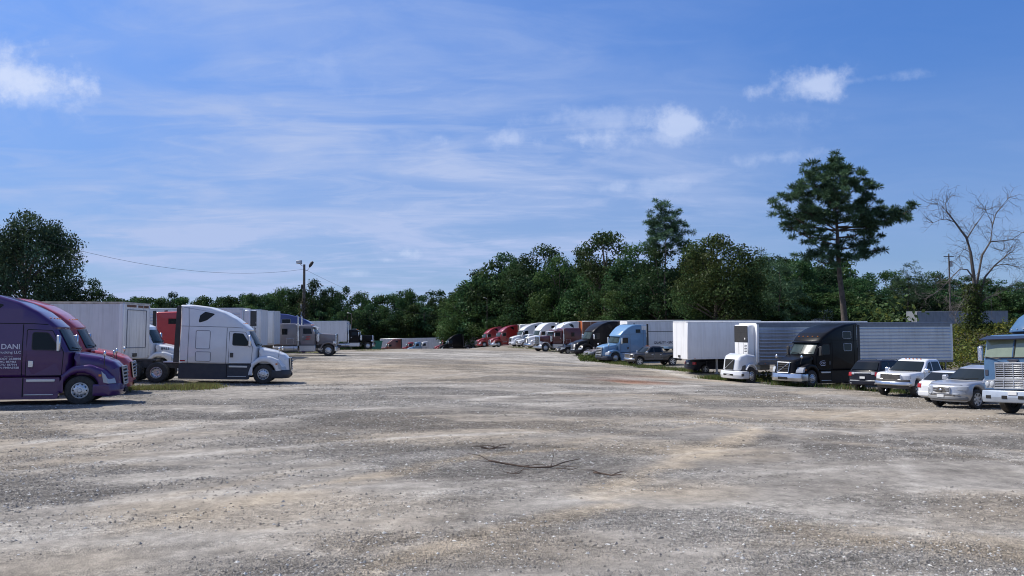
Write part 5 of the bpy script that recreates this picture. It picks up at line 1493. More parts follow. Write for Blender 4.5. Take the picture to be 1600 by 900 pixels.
# oval door badge
b = MB(); b.tube([(-1.15 + .34 * math.cos(a * math.pi / 12), 1.118, 1.46 + .15 * math.sin(a * math.pi / 12)) for a in range(-3, 16)], .014, 5); b.build('door_badge', TWHITE, tv)
lettering('lettering', 'CTC', .15, TWHITE, tv, (-1.15, 1.125, 1.40), (R(90), 0, R(180 - 8)), 1.3)
b = MB(); b.box(-1.40, -.92, 1.100, 1.125, 1.31, 1.345); b.build('badge_bar', TWHITE, tv)
ti = trailer('trailer_i', 'box_trailer', 'long silver corrugated refrigerated trailer with black and white cooling unit behind the black truck', T_SILV, 'corrugated', front=T_BRIGHT, reefer=(T_BRIGHT, BLACKP), rail=T_SILVD, L=15.7)
tj = trailer('trailer_j', 'box_trailer', 'white box trailer with bright blank nose right of the brown pickup', T_BRIGHT, front=T_BRIGHT, rail=T_WHITE)
def nose():
    # a truck nose without its cab, standing in the weeds
    root = empty('truck_nose', 'white detached truck nose with dark grille and bumper standing in weeds', 'truck nose')
    def D(x, y, z):
        return (x - .30 * sstep(.2, 1.2, x) * (abs(y) / 1.1) ** 2.5, y * (1 - .16 * sstep(-.3, 1.2, x)), z)
    b = MB(); b.add(*shell([(-.7, .7, .05), (-.7, 1.72, .1), (.3, 1.80, .4), (.98, 1.66, .2), (1.18, 1.42, .08), (1.30, .80, .04), (.7, .7)], 1.0, .16, D, (.3, .8), (1.2,), mid=10)); b.build('hood', P_WHITE, root)
    b = MB(); b.prism_x([(-.42, .84), (.42, .84), (.46, 1.46), (-.46, 1.46)], 1.20, 1.26, D=lambda x, y, z: (x + .06 - .14 * clamp((z - .9) / .6), y, z)); gr = b.build('grille', DARK, root)
    b = MB(); b.tube([(1.33, -.40, .86), (1.20, .44, 1.44)], .02, 6); b.build('diagonal_bar', STEEL, gr)
    b = MB(); b.add(*shell([(.55, .30, .05), (.55, .76, .04), (1.32, .76, .05), (1.38, .52, .06), (1.30, .30, .06)], 1.18, .08, lambda x, y, z: (x - .36 * (abs(y) / 1.18) ** 3, y, z), mid=10)); bp_ = b.build('bumper', P_WHITE, root)
    b = MB(); b.box(1.33, 1.375, -.5, .5, .48, .58, .01); b.build('air_intake', DARK, bp_)
    for s in (1, -1):
        b = MB(); b.prism([(.55, .74), (1.05, .74), (.86, 1.06), (.55, 1.12)], s * .86, s * 1.12, D=D); b.build('headlight_pocket', BLACKP, root)
        b = MB(); b.box(.82, 1.1, s * 1.13, s * 1.19, .46, .62, .02); b.build('fog_light_pocket', BLACKP, bp_)
        b = MB(); b.prism(arch(-.1, .52, .70, 30, 150, 8) + arch(-.1, .52, .62, 150, 30, 8), s * .7, s * 1.16); b.build('fender', P_WHITE, root)
        wheel(root, 'steer', -.1, s * 1.0, .5)
    b = MB(); b.box(-1.6, .6, -.45, .45, .6, .8); b.build('chassis_frame', FRAME, root)
    root.scale = (.74, .98, 1.12)
    return place(root, 'hood', dz=-.10)
nose()
car('black_sedan', 'parked_car', 'black sedan with tail sticking out under the white box trailer', 'car', P_DKBLUE, 'sedan', lower=P_DKBLUE)
car('brown_pickup', 'pickup_truck', 'brown grey double cab pickup between the pale blue truck and the white trailer', 'pickup', P_BROWN, 'pickup', lower=CHROME, chrome_grille=True, plate=False)
th = trailer('trailer_h', 'box_trailer', 'long grey box trailer with dark lettering behind the pale blue truck', T_GREY, front=T_BRIGHT, detail=1)
b = MB(); b.box(-16, -.2, 1.298, 1.306, 2.86, 2.92); b.build('side_stripe', TDARK, th)
lettering('lettering', 'QUALITY • SPORTS', .36, TDARK, th, (-4.6, 1.312, 1.52), (R(90), 0, R(180)), .95)
tp = place(aero('pale_blue', 'semi_truck', 'pale blue high roof sleeper truck beside the brown pickup', P_PALEB, 'fld', bumper=NAVYP, grille_mat=STEEL), 'pale_blue')
b = MB()
for s in (1, -1):
    b = MB(); b.prism([(-4.0, 2.55), (-3.35, 2.55), (-3.35, 3.80), (-4.0, 3.78)], s * 1.122, s * 1.150); b.build('side_extender', WHITEP, tp)
car('grey_car', 'parked_car', 'grey brown sedan mostly hidden between the black and pale blue trucks', 'car', P_GREY, 'sedan', lower=P_GREY)
place(aero('black_aero', 'semi_truck', 'black high roof sleeper truck with bright grille bars beside the orange trailer', P_BLACK2, 'cascadia', grille_mat=CHROME, detail=1), 'black_aero')
car('dark_car', 'parked_car', 'dark car with its nose poking out between the maroon and black trucks', 'car', P_BLACK2, 'sedan', lower=P_BLACK2)
place(classic('dark_red', 'semi_truck', 'maroon long nose sleeper truck with chrome grille and silver fenders', P_MAROON, fender=mat('fender_silver', (.55, .53, .54), rough=.35, metal=.3, dust=.2), sleeper=2.6, roof=3.1), 'dark_red')
trailer('trailer_o', 'box_trailer', 'box trailer with orange nose between the maroon and black trucks', T_BROWNS, front=T_ORANGE, detail=1)
place(aero('white_roof', 'semi_truck', 'white high roof truck right behind the maroon truck', P_WHITE, 'cascadia', detail=1, bumper=CHROME, grille_mat=CHROME), 'white_roof')
place(aero('white_mid', 'semi_truck', 'white truck with chrome front left of the maroon truck', P_WHITE, 'fld', detail=1, bumper=CHROME, grille_mat=CHROME), 'white_mid')
car('white_van', 'parked_van', 'white van parked in front of the far white sleeper truck', 'van', P_WHITE, 'van', lower=BLACKP)
place(aero('white_far', 'semi_truck', 'white sleeper truck with two dark side windows behind the white van', P_WHITE, 'volvo', detail=1), 'white_far')
trailer('trailer_w', 'box_trailer', 'white box trailer top showing behind the far white sleeper truck', T_WHITE, front=T_BRIGHT, detail=1)
place(aero('red_two', 'semi_truck', 'red sleeper truck with chrome bumper guard, nearer of the two red ones', P_RED, 'cascadia', detail=1, bumper=CHROME, grille_mat=CHROME), 'red_two')
place(aero('red_one', 'semi_truck', 'red sleeper truck, farther of the two red ones', P_RED, 'cascadia', detail=1), 'red_one')
trailer('trailer_r', 'box_trailer', 'white refrigerated trailer nose beside the far red truck', T_WHITE, front=T_BRIGHT, detail=1, reefer=(T_BRIGHT, BLACKP))
place(aero('far_black', 'semi_truck', 'black truck half below the crest of the lot', P_BLACK, 'cascadia', detail=0), 'far_black')
place(aero('far_red', 'semi_truck', 'red truck nose behind the far black truck at the crest', P_RED, 'cascadia', detail=0), 'far_red')
trailer('trailer_k', 'box_trailer', 'grey trailer behind the far black truck', T_GREY, front=T_GREY, detail=0)
trailer('trailer_g', 'box_trailer', 'grey box trailer with white nose, left one of the pair beyond the crest', T_GREY, front=T_BRIGHT, detail=0)
trailer('trailer_g2', 'box_trailer', 'grey box trailer, right one of the pair beyond the crest', T_GREY, front=T_BRIGHT, detail=0)
place(aero('far_brown', 'semi_truck', 'brick red truck below the crest in front of the far left trailer', P_BRICK, 'fld', detail=0), 'far_brown')
place(aero('far_maroon', 'semi_truck', 'maroon low roof truck below the crest, left of the far pale blue one', P_RED, 'daycab', detail=0), 'far_maroon')
place(aero('far_blue', 'semi_truck', 'pale blue low roof truck below the crest of the lot', P_PALEB, 'daycab', detail=0), 'far_blue')
place(aero('far_white', 'semi_truck', 'white low roof truck below the crest, right of the far pale blue one', P_WHITE, 'daycab', detail=0), 'far_white')
def skip_bin():
    root = empty('waste_skip', 'green waste skip beyond the black day cab', 'skip')
    gm_ = mat('skip_green', (.02, .14, .09), rough=.6, noise=.15)
    b = MB(); b.prism([(-1.0, .1), (.9, .1), (1.15, 1.35), (-1.15, 1.35)], -.9, .9); b.build('bin', gm_, root)
    b = MB(); b.box(-1.2, 1.2, -.95, .95, 1.35, 1.45, .03); b.build('lid', gm_, root)
    return place(root, 'skip', length=1.5)
skip_bin()

# trucks and trailers on the ground beyond the right-hand row
def beyond(key, px, Y, th):
    d = ray(px, HORIZON)
    POSE[key] = (d.x / d.y * Y, Y, th)
beyond('up_white', 1275, 112, 200); beyond('up_red', 1252, 121, 200); beyond('up_white2', 1192, 119, 200); beyond('up_pale', 1048, 108, 200); beyond('up_trailer', 1566, 129, 10); beyond('up_trailer2', 1660, 150, 8)
beyond('up_white3', 1300, 104, 195)
place(aero('up_white', 'semi_truck', 'white truck roof showing above the silver trailer left of the pine trunk', P_WHITE, 'daycab', detail=0, hs=.9), 'up_white')
place(aero('up_red', 'semi_truck', 'orange red truck roof showing above the silver trailer', P_BRICK, 'daycab', detail=0), 'up_red')
place(aero('up_white2', 'semi_truck', 'white truck roof peeking above the cooling unit of the silver trailer', P_WHITE, 'daycab', detail=0), 'up_white2')
place(aero('up_pale', 'semi_truck', 'pale blue truck roof above the long grey trailer', P_PALEB, 'fld', detail=0), 'up_pale')
_ut = trailer('up_trailer', 'box_trailer', 'old grey trailer on the weedy bank behind the dead tree', T_OLD, front=T_OLD, rail=T_OLD, detail=1)
_ut.location.z -= 1.15
# ---------------------------------------------------------------- foliage
def leaf_mat(name, trans=.34):
    m = bpy.data.materials.new(name); m.use_nodes = True
    t = m.node_tree; t.nodes.clear()
    at = t.nodes.new('ShaderNodeAttribute'); at.attribute_name = 'tone'
    oi = t.nodes.new('ShaderNodeObjectInfo')
    mr = t.nodes.new('ShaderNodeMapRange'); mr.inputs[3].default_value = .66; mr.inputs[4].default_value = 1.48
    t.links.new(oi.outputs['Random'], mr.inputs[0])
    hs = t.nodes.new('ShaderNodeHueSaturation')
    mh = t.nodes.new('ShaderNodeMapRange'); mh.inputs[3].default_value = .488; mh.inputs[4].default_value = .514
    t.links.new(oi.outputs['Random'], mh.inputs[0])
    t.links.new(mh.outputs[0], hs.inputs['Hue']); t.links.new(mr.outputs[0], hs.inputs['Value']); t.links.new(at.outputs['Color'], hs.inputs['Color'])
    df = t.nodes.new('ShaderNodeBsdfDiffuse'); tr = t.nodes.new('ShaderNodeBsdfTranslucent')
    gl = t.nodes.new('ShaderNodeBsdfGlossy'); gl.inputs['Roughness'].default_value = .45; gl.inputs['Color'].default_value = (.2, .22, .2, 1)
    t.links.new(hs.outputs[0], df.inputs[0]); t.links.new(hs.outputs[0], tr.inputs[0])
    ms = t.nodes.new('ShaderNodeMixShader'); ms.inputs[0].default_value = trans
    t.links.new(df.outputs[0], ms.inputs[1]); t.links.new(tr.outputs[0], ms.inputs[2])
    m2 = t.nodes.new('ShaderNodeMixShader'); m2.inputs[0].default_value = .04
    t.links.new(ms.outputs[0], m2.inputs[1]); t.links.new(gl.outputs[0], m2.inputs[2])
    o = t.nodes.new('ShaderNodeOutputMaterial'); t.links.new(m2.outputs[0], o.inputs[0])
    return m
LEAF = leaf_mat('leaves')
NEEDLE = leaf_mat('pine_needles', .12)
BARK = mat('bark', (.085, .068, .055), rough=.9, noise=.35, nscale=3)
BARKG = mat('dead_wood', (.115, .10, .088), rough=.9, noise=.4, nscale=2)
def unit(n, r=rng):
    v = r.normal(size=(n, 3))
    return v / np.linalg.norm(v, axis=1, keepdims=True)
def leaf_quads(C, N, size, tone, aspect=.62, along=None):
    """one rhombic leaf face per point C with normal about N"""
    n = len(C)
    T = unit(n) if along is None else along
    U = np.cross(N, T); U /= np.maximum(np.linalg.norm(U, axis=1, keepdims=True), 1e-6)
    Wv = np.cross(U, N)
    s = size[:, None]
    V = np.stack([C - Wv * s, C + U * s * aspect, C + Wv * s, C - U * s * aspect], 1).reshape(-1, 3)
    F = np.arange(4 * n).reshape(n, 4)
    return V, F, np.repeat(tone, 4, axis=0)
def crown_points(blobs, per_area, r, low_open=.5):
    P, Nn, Bid = [], [], []
    for i, (c, rad) in enumerate(blobs):
        n = int(per_area * 4 * math.pi * (rad[0] * rad[2]))
        d = unit(n, r)
        keep = (d[:, 2] > -.55) | (r.random(n) < low_open)
        d = d[keep]; n = len(d)
        k = (r.random(n) ** .45)[:, None] * .9 + .16
        lump = 1 + .16 * np.sin(d[:, :1] * 7 + i) * np.sin(d[:, 1:2] * 6 + 2 * i) + .12 * np.sin(d[:, 2:3] * 9 + i)
        P.append(np.array(c) + d * np.array(rad) * k * lump)
        nn = d + unit(n, r) * .85
        Nn.append(nn / np.linalg.norm(nn, axis=1, keepdims=True))
        Bid.append(np.full(n, i))
    return np.concatenate(P), np.concatenate(Nn), np.concatenate(Bid)
def decid_mesh(seed, H=14., wid=9., base=.12, nb=22, leaf=.26, dens=9.0, col0=(.050, .085, .022), var=.35, open_=.5, top=1.0, brs=1.0):
    r = np.random.default_rng(seed)
    blobs = []
    hc = H * (1 - base)
    for k in range(nb):
        u = r.random()
        z = H * base + hc * (.10 + .82 * u)
        prof = math.sin(math.pi * min(.98, (.12 + .80 * u))) ** .7          # wider in the middle
        a = r.random() * 2 * math.pi
        rr = wid / 2 * prof * (.35 + .6 * math.sqrt(r.random()))
        br = wid * r.uniform(.13, .23) * brs * (.75 if u > .85 else 1)
        blobs.append(((rr * math.cos(a), rr * math.sin(a), z), (br, br, br * r.uniform(.65, .9))))
    blobs.append(((0, 0, H * (.93)), (wid * .14, wid * .14, H * .07)))
    blobs.append(((0, 0, H * .55), (wid * .25, wid * .25, H * .22)))
    P, Nn, Bid = crown_points(blobs, dens, r, open_)
    n = len(P)
    bt = r.uniform(1 - var, 1 + var, len(blobs))[Bid]
    warm = r.uniform(-.15, .18, len(blobs))[Bid] + r.normal(size=n) * .10
    t = np.array(col0)[None] * .74 * (bt * r.uniform(.65, 1.35, n))[:, None]
    t[:, 0] *= 1 + warm * .9
    t[:, 2] *= .80 - warm * .3
    V, F, T = leaf_quads(P, Nn, leaf * r.uniform(.6, 1.3, n), t)
    me = np_mesh('crown', V, F, LEAF, T)
    tk = MB()
    th = H * .62
    path = [(0, 0, -.4)]
    x = y = 0
    for k in range(1, 6):
        x += r.normal() * .12; y += r.normal() * .12
        path.append((x, y, th * k / 5))
    r0 = H * .020 + .05
    tk.tube(path, [r0 * 1.3, r0, r0 * .85, r0 * .7, r0 * .5, r0 * .25], 8)
    for (c, rad) in blobs[:nb]:
        if r.random() < .55 and c[2] > H * .2:
            z0 = min(c[2] * .62, th * .95)
            j = z0 / th * 5
            i0 = int(min(j, 4)); f = j - i0
            s0 = Vector(path[i0]).lerp(Vector(path[min(i0 + 1, 5)]), f)
            e = Vector(c)
            mdl = s0.lerp(e, .5) + Vector((0, 0, .12 * (e - s0).length * .3))
            tk.tube([s0, mdl, e], [r0 * .38, r0 * .24, r0 * .07], 5, cap=False)
    return me, tk.mesh('trunk', BARK, 60)
def put_tree(name, label, meshes, x, y, scale, rotz=None, group=None, dz=0.0, sx=1.0):
    me, tk = meshes
    o = empty(name, label, 'tree', group)
    inst('crown', me, o); inst('trunk', tk, o)
    o.location = (x, y, g(x, y) + dz)
    o.scale = (scale * sx, scale * sx, scale)
    o.rotation_euler = (0, 0, random.random() * 6.28 if rotz is None else rotz)
    return o
def pos(px, Y):
    d = ray(px, HORIZON)
    return d.x / d.y * Y
def top_z(py, Y):
    return CAM_H + (HORIZON - py) / FPX * Y
V_D = [decid_mesh(101, 14, 9.5, .04, 34, .175, 14, (.054, .106, .048)),
       decid_mesh(102, 14, 8.2, .04, 32, .175, 14, (.046, .094, .048)),
       decid_mesh(103, 14, 10.5, .05, 36, .18, 13, (.064, .114, .046)),
       decid_mesh(104, 14, 7.0, .05, 28, .17, 15, (.052, .104, .050)),
       decid_mesh(105, 14, 9.0, .04, 32, .175, 14, (.042, .088, .046)),
       decid_mesh(106, 14, 8.8, .06, 30, .18, 13, (.064, .108, .046), .4)]
V_FAR = [decid_mesh(111, 14, 9, .02, 26, .27, 7.0, (.046, .092, .046)), decid_mesh(112, 14, 10, .02, 28, .27, 7.0, (.054, .102, .046)),
         decid_mesh(113, 14, 7.5, .02, 24, .26, 7.5, (.042, .084, .046)), decid_mesh(114, 14, 11, .02, 28, .28, 6.5, (.058, .102, .042))]
FARG = 'trees of the distant wood behind the lot'
def tree_at(px, py, Y, var, wpx, label, name='leafy_tree', group=FARG):
    x = pos(px, Y)
    gz_ = g(x, Y)
    h = top_z(py, Y) - gz_
    sc_ = h / 14.0
    base_w = {0: 9.5, 1: 8.2, 2: 10.5, 3: 7.0, 4: 9.0, 5: 8.8}[V_D.index(var)] if var in V_D else {0: 9, 1: 10, 2: 7.5, 3: 11}[V_FAR.index(var)]
    w = wpx / FPX * Y
    return put_tree(name, label, var, x, Y, sc_, group=group, sx=clamp(w / (base_w * sc_), .55, 1.8) * 1.0)
# far wood on the left and centre
ORD = 'first second third fourth fifth sixth seventh eighth ninth tenth eleventh twelfth thirteenth fourteenth fifteenth sixteenth seventeenth eighteenth nineteenth twentieth'.split()
MIDL = ['treetop of the wood beyond the crest, %s one counted from the left' % ORD[i] for i in range(14)]
L_FAR = 'dark green tree in the far low treeline behind the left row'
L_MID = 'dark green leafy tree in the wood beyond the crest of the lot'
for i in range(34):
    px = 160 + i * 8.6 + random.uniform(-6, 6)
    py = random.uniform(462, 471) - (6 if i > 24 else 0)
    tree_at(px, py, random.uniform(215, 240), V_FAR[i % 4], random.uniform(44, 60), L_FAR)
tree_at(268, 455, 210, V_FAR[2], 24, 'taller round tree standing out of the far low treeline on the left')
tops = [(392, 457), (420, 462), (445, 448), (468, 446), (490, 436), (515, 447), (540, 446), (563, 455), (590, 462), (615, 458), (640, 450), (662, 460), (685, 462), (705, 455)]
for i, (px, py) in enumerate(tops):
    tree_at(px, py, random.uniform(185, 200) if px < 560 else random.uniform(238, 250), V_D[i % 5], random.uniform(42, 58), MIDL[i])
for i in range(18):
    tree_at(370 + i * 21 + random.uniform(-5, 5), random.uniform(474, 488), (random.uniform(172, 182) if i < 9 else 233), V_FAR[(i * 3) % 4], random.uniform(36, 52), 'low leafy tree at the edge of the wood beyond the crest')
for i in range(12):
    tree_at(385 + i * 30, random.uniform(452, 466), 220 + random.uniform(0, 10) + (35 if i > 5 else 0), V_FAR[i % 4], 56, 'tree deep in the wood beyond the crest', group='trees deep in the wood')
tree_at(712, 470, 228, V_D[5], 58, 'yellow green young tree at the wood edge above the far black truck', group=None)
# the tall wood behind the right-hand row
tall = [(738, 440, 206, 0, 60), (757, 418, 202, 4, 56), (783, 393, 192, 1, 74), (806, 402, 186, 0, 60), (843, 382, 180, 4, 76), (872, 398, 172, 2, 62), (905, 384, 176, 1, 66), (948, 360, 144, 5, 84), (978, 398, 136, 3, 60), (925, 415, 166, 0, 70),
        (1003, 378, 140, 2, 74), (1032, 385, 128, 4, 80), (1070, 374, 126, 1, 70), (1092, 396, 118, 0, 60), (1185, 405, 128, 4, 60), (1212, 398, 122, 2, 74), (1245, 402, 118, 0, 70), (1280, 415, 125, 1, 66), (1165, 425, 140, 3, 60)]
_rank = {i: n for n, i in enumerate(sorted(range(len(tall)), key=lambda j: tall[j][0]))}
RIGHTL = ['tall tree of the wood behind the right row, %s counted from the left' % ORD[_rank[i]] for i in range(len(tall))]
for i, (px, py, Y, v_, w_) in enumerate(tall):
    lb = RIGHTL[i]
    if i == 7: lb = 'tallest light topped leafy tree above the black high roof truck'
    tree_at(px, py, Y, V_D[v_], w_ * 1.3, lb, group='trees of the wood behind the right row')
for i in range(20):
    px = 725 + i * 31 + random.uniform(-8, 8)
    Y = 196 - (px - 725) * .13 if px < 960 else 132 if px < 1090 else 114
    tree_at(px, random.uniform(452, 474), Y, V_D[(i * 5 + 2) % 5], random.uniform(66, 92), 'lower leafy tree at the wood edge behind the right row, %s counted from the left' % ORD[i], group='low trees at the wood edge behind the right row')
for i in range(26):
    tree_at(752 + i * 23, 414 + random.uniform(-12, 14) + (18 if i < 1 else 0), 192, V_FAR[i % 4], 84, 'tree in the back of the wood behind the right row', group='trees at the back of the right wood')
big = decid_mesh(140, 14, 10.5, .05, 52, .155, 17.0, (.070, .106, .044), .42)
x_ = pos(1120, 108); h_ = top_z(366, 108) - g(x_, 108)
put_tree('leafy_tree', 'broad olive green round crowned tree above the white box trailer', big, x_, 108, h_ / 14, 1.2, None, sx=.98)
for i, (px, py, Y) in enumerate([(1335, 432, 160), (1362, 425, 165), (1392, 422, 170), (1425, 430, 165), (1455, 424, 175), (1482, 432, 178), (1510, 430, 172), (1540, 434, 180), (1566, 436, 175), (1592, 440, 182), (1620, 438, 176), (1655, 430, 180), (1700, 436, 185), (1745, 430, 180)]):
    tree_at(px, py, Y, V_D[i % 5], 66, 'green tree in the wood beyond the old grey trailer, %s counted from the left' % ORD[i], group='trees beyond the upper bank')
for i in range(12):
    tree_at(1325 + i * 34, random.uniform(452, 466), 150 + random.uniform(0, 6), V_FAR[i % 4], 56, 'low tree at the wood edge beyond the old grey trailer', group='low trees beyond the upper bank')
# the big oak on the left
oak = decid_mesh(150, 14, 13.5, .10, 74, .135, 19.0, (.038, .064, .044), .35, .6, brs=.70)
x_ = pos(36, 74); put_tree('oak_tree', 'large dark oak rising behind the trailers at the left edge', oak, x_, 74, (top_z(326, 74) - g(x_, 74)) / 14, 2.2, None, sx=.80)
x_ = pos(-70, 78); put_tree('oak_tree', 'dark tree crown behind the oak at the left edge', V_D[4], x_, 78, 1.05, 1, None, sx=1.0)
for (px, py, Y, v_, w_, lb) in ((100, 418, 80, 4, 90, 'dark bushy tree under the right side of the oak'), (140, 434, 84, 1, 60, 'small dark round tree right of the oak'), (172, 458, 100, 3, 40, 'low dark shrub like tree where the left trailer roof ends'), (205, 466, 130, 0, 46, 'low dark tree above the end of the grey trailer')):
    tree_at(px, py, Y, V_D[v_], w_, lb, group=None)

# ---------------------------------------------------------------- pines
def tuft_cloud(centers, rad, n_per, r, tone=(.058, .098, .052), size=.25):
    C = np.repeat(centers, n_per, axis=0)
    R_ = np.repeat(rad, n_per)
    d = unit(len(C), r)
    d[:, 2] = d[:, 2] * .8 + .12
    d /= np.linalg.norm(d, axis=1, keepdims=True)
    P = C + d * (R_ * (.25 + .75 * r.random(len(C))))[:, None] * np.array((1, 1, .72))
    N = np.cross(d, unit(len(C), r)); N /= np.linalg.norm(N, axis=1, keepdims=True)
    bt = np.repeat(r.uniform(.7, 1.35, len(centers)), n_per) * r.uniform(.6, 1.4, len(C))
    t = np.array(tone)[None] * bt[:, None]
    # lay each needle bundle along its outward direction
    s = size * r.uniform(.6, 1.2, len(C))
    U = N
    V = np.stack([P - d * s[:, None], P + U * s[:, None] * .13, P + d * s[:, None], P - U * s[:, None] * .13], 1).reshape(-1, 3)
    return V, np.arange(4 * len(C)).reshape(-1, 4), np.repeat(t, 4, axis=0)
def pine(name, label, px, Y, top_py, limbs, trunk_r, lean, seed, n_per=70, tuft=.62, group=None, base_dz=0):
    r = np.random.default_rng(seed)
    x0 = pos(px, Y); z0 = g(x0, Y)
    H = top_z(top_py, Y) - z0
    root = empty(name, label, 'tree', group)
    root.location = (x0, Y, z0)
    tk = MB()
    tp = [(lean * (k / 8) ** 1.3 + .12 * math.sin(k * 1.3), .1 * math.sin(k), -.3 + (H * .93 + .3) * k / 8) for k in range(9)]
    tk.tube(tp, [trunk_r * (1.25 if k == 0 else 1 - .86 * k / 8) for k in range(9)], 10)
    tk.build('trunk', BARK, root, 60)
    def at_z(z):
        f = clamp((z + .3) / (H * .93 + .3)) * 8
        i = min(int(f), 7)
        return Vector(tp[i]).lerp(Vector(tp[i + 1]), f - i)
    cent, rads = [], []
    bm_ = MB()
    for (zs, dx, dy, ze, nt) in limbs:
        nt = int(nt * 1.35)
        s = at_z(zs * H)
        e = Vector((tp[-1][0] * ze + (dx * .84 if dx < 0 and H > 18 else dx), dy, ze * H))
        m1 = s.lerp(e, .45) + Vector((r.normal() * .2, r.normal() * .2, -.10 * (e - s).length + r.normal() * .2))
        rb = trunk_r * .34 * clamp((e - s).length / 6, .35, 1)
        bm_.tube([s, m1, e], [rb, rb * .6, rb * .2], 6, cap=False)
        for k in range(nt):
            t = 1 - (k / max(nt - 1, 1)) * .52
            p = (s * (1 - t) ** 2 + m1 * 2 * t * (1 - t) + e * t * t)
            off = Vector((r.normal() * .75, r.normal() * .9, r.normal() * .62 + .1)) * (.55 + .7 * (1 - t) + .2)
            q = p + off
            cent.append(q); rads.append(tuft * r.uniform(.75, 1.25))
            if k % 2 == 0:
                bm_.tube([p, p.lerp(q, .6) + Vector((0, 0, -.08)), q], [rb * .28, rb * .2, rb * .08], 4, cap=False)
    bm_.build('limb_wood', BARK, root, 60)
    V, F, T = tuft_cloud(np.array([tuple(c) for c in cent]), np.array(rads), n_per, r)
    o = np_obj('crown', V, F, NEEDLE, T); o.parent = root
    return root
main_limbs = [(.60, -7.6, .4, .735, 16), (.64, -6.6, -1.5, .80, 14), (.70, -5.2, 1.2, .86, 14), (.74, -3.6, -.8, .92, 14), (.80, -1.6, .6, .965, 14), (.84, .2, -.4, .985, 14), (.80, 2.0, .6, .955, 13), (.74, 3.4, -.9, .895, 13),
              (.70, 4.4, .8, .83, 12), (.62, 9.2, .2, .725, 20), (.60, 7.0, -1.0, .69, 14), (.56, 5.4, 1.0, .66, 12), (.64, 4.0, -1.8, .76, 11), (.55, -6.6, .8, .645, 11), (.52, -4.6, -1.2, .58, 10), (.58, -3.0, 1.8, .70, 10),
              (.50, 3.8, .6, .54, 10), (.46, 4.6, -.6, .50, 8), (.42, -4.6, .4, .47, 9), (.40, -1.8, -1.4, .44, 8), (.66, -1.2, -3.2, .80, 12), (.66, 1.4, 3.2, .80, 12), (.72, .8, -2.6, .88, 11), (.72, -1.0, 2.6, .88, 11), (.62, 1.8, -2.6, .70, 10), (.60, -4.4, -1.6, .69, 12), (.60, 5.6, .2, .74, 9), (.46, -.9, 1.2, .52, 7), (.44, 1.5, -1.0, .48, 7)]
pine('pine_tree', 'tall dark pine with a long limb reaching right, above the black truck', 1320, 90, 247, main_limbs, .40, -1.2, 5, n_per=170, tuft=.60)
second = [(.70, -2.9, .3, .815, 9), (.76, -2.4, -.6, .885, 9), (.82, -1.3, .5, .95, 9), (.86, .1, 0, .985, 9), (.80, 1.6, -.4, .93, 9), (.74, 2.8, .4, .87, 9), (.70, 3.3, -.3, .80, 8), (.66, -3.2, .2, .745, 7), (.64, 1.8, 1.4, .73, 6), (.68, -.8, -1.8, .80, 7), (.74, .6, 1.8, .86, 7)]
pine('pine_tree', 'slender pine with small open crown rising above the wood', 1040, 124, 318, second, .24, .1, 9, n_per=170, tuft=.78)
for i, (px, py, Y) in enumerate(((1188, 402, 117), (1218, 412, 112), (1420, 420, 150))):
    pine('pine_tree', ['short bushy pine at the wood edge left of the tall pine', 'low spreading pine just left of the tall pine', 'distant round topped pine right of the tall pine'][i], px, Y, py, [(min(.9, z * .9), dx * 1.25, dy, z, n + 2) for (z, dx, dy, n) in ((.45, -2.4, .5, 8), (.55, 2.6, -.5, 8), (.65, -2.6, -.6, 8), (.72, 2.3, .7, 8), (.82, -1.6, .3, 7), (.9, 1.0, -.3, 7), (.98, 0, 0, 7), (.5, .4, -2.2, 8), (.7, .2, -1.8, 7), (.35, -2.8, -1.0, 8), (.32, 2.6, -1.2, 8), (.22, .2, -1.6, 8))], .2, .2, 20 + i, n_per=55, tuft=.8)

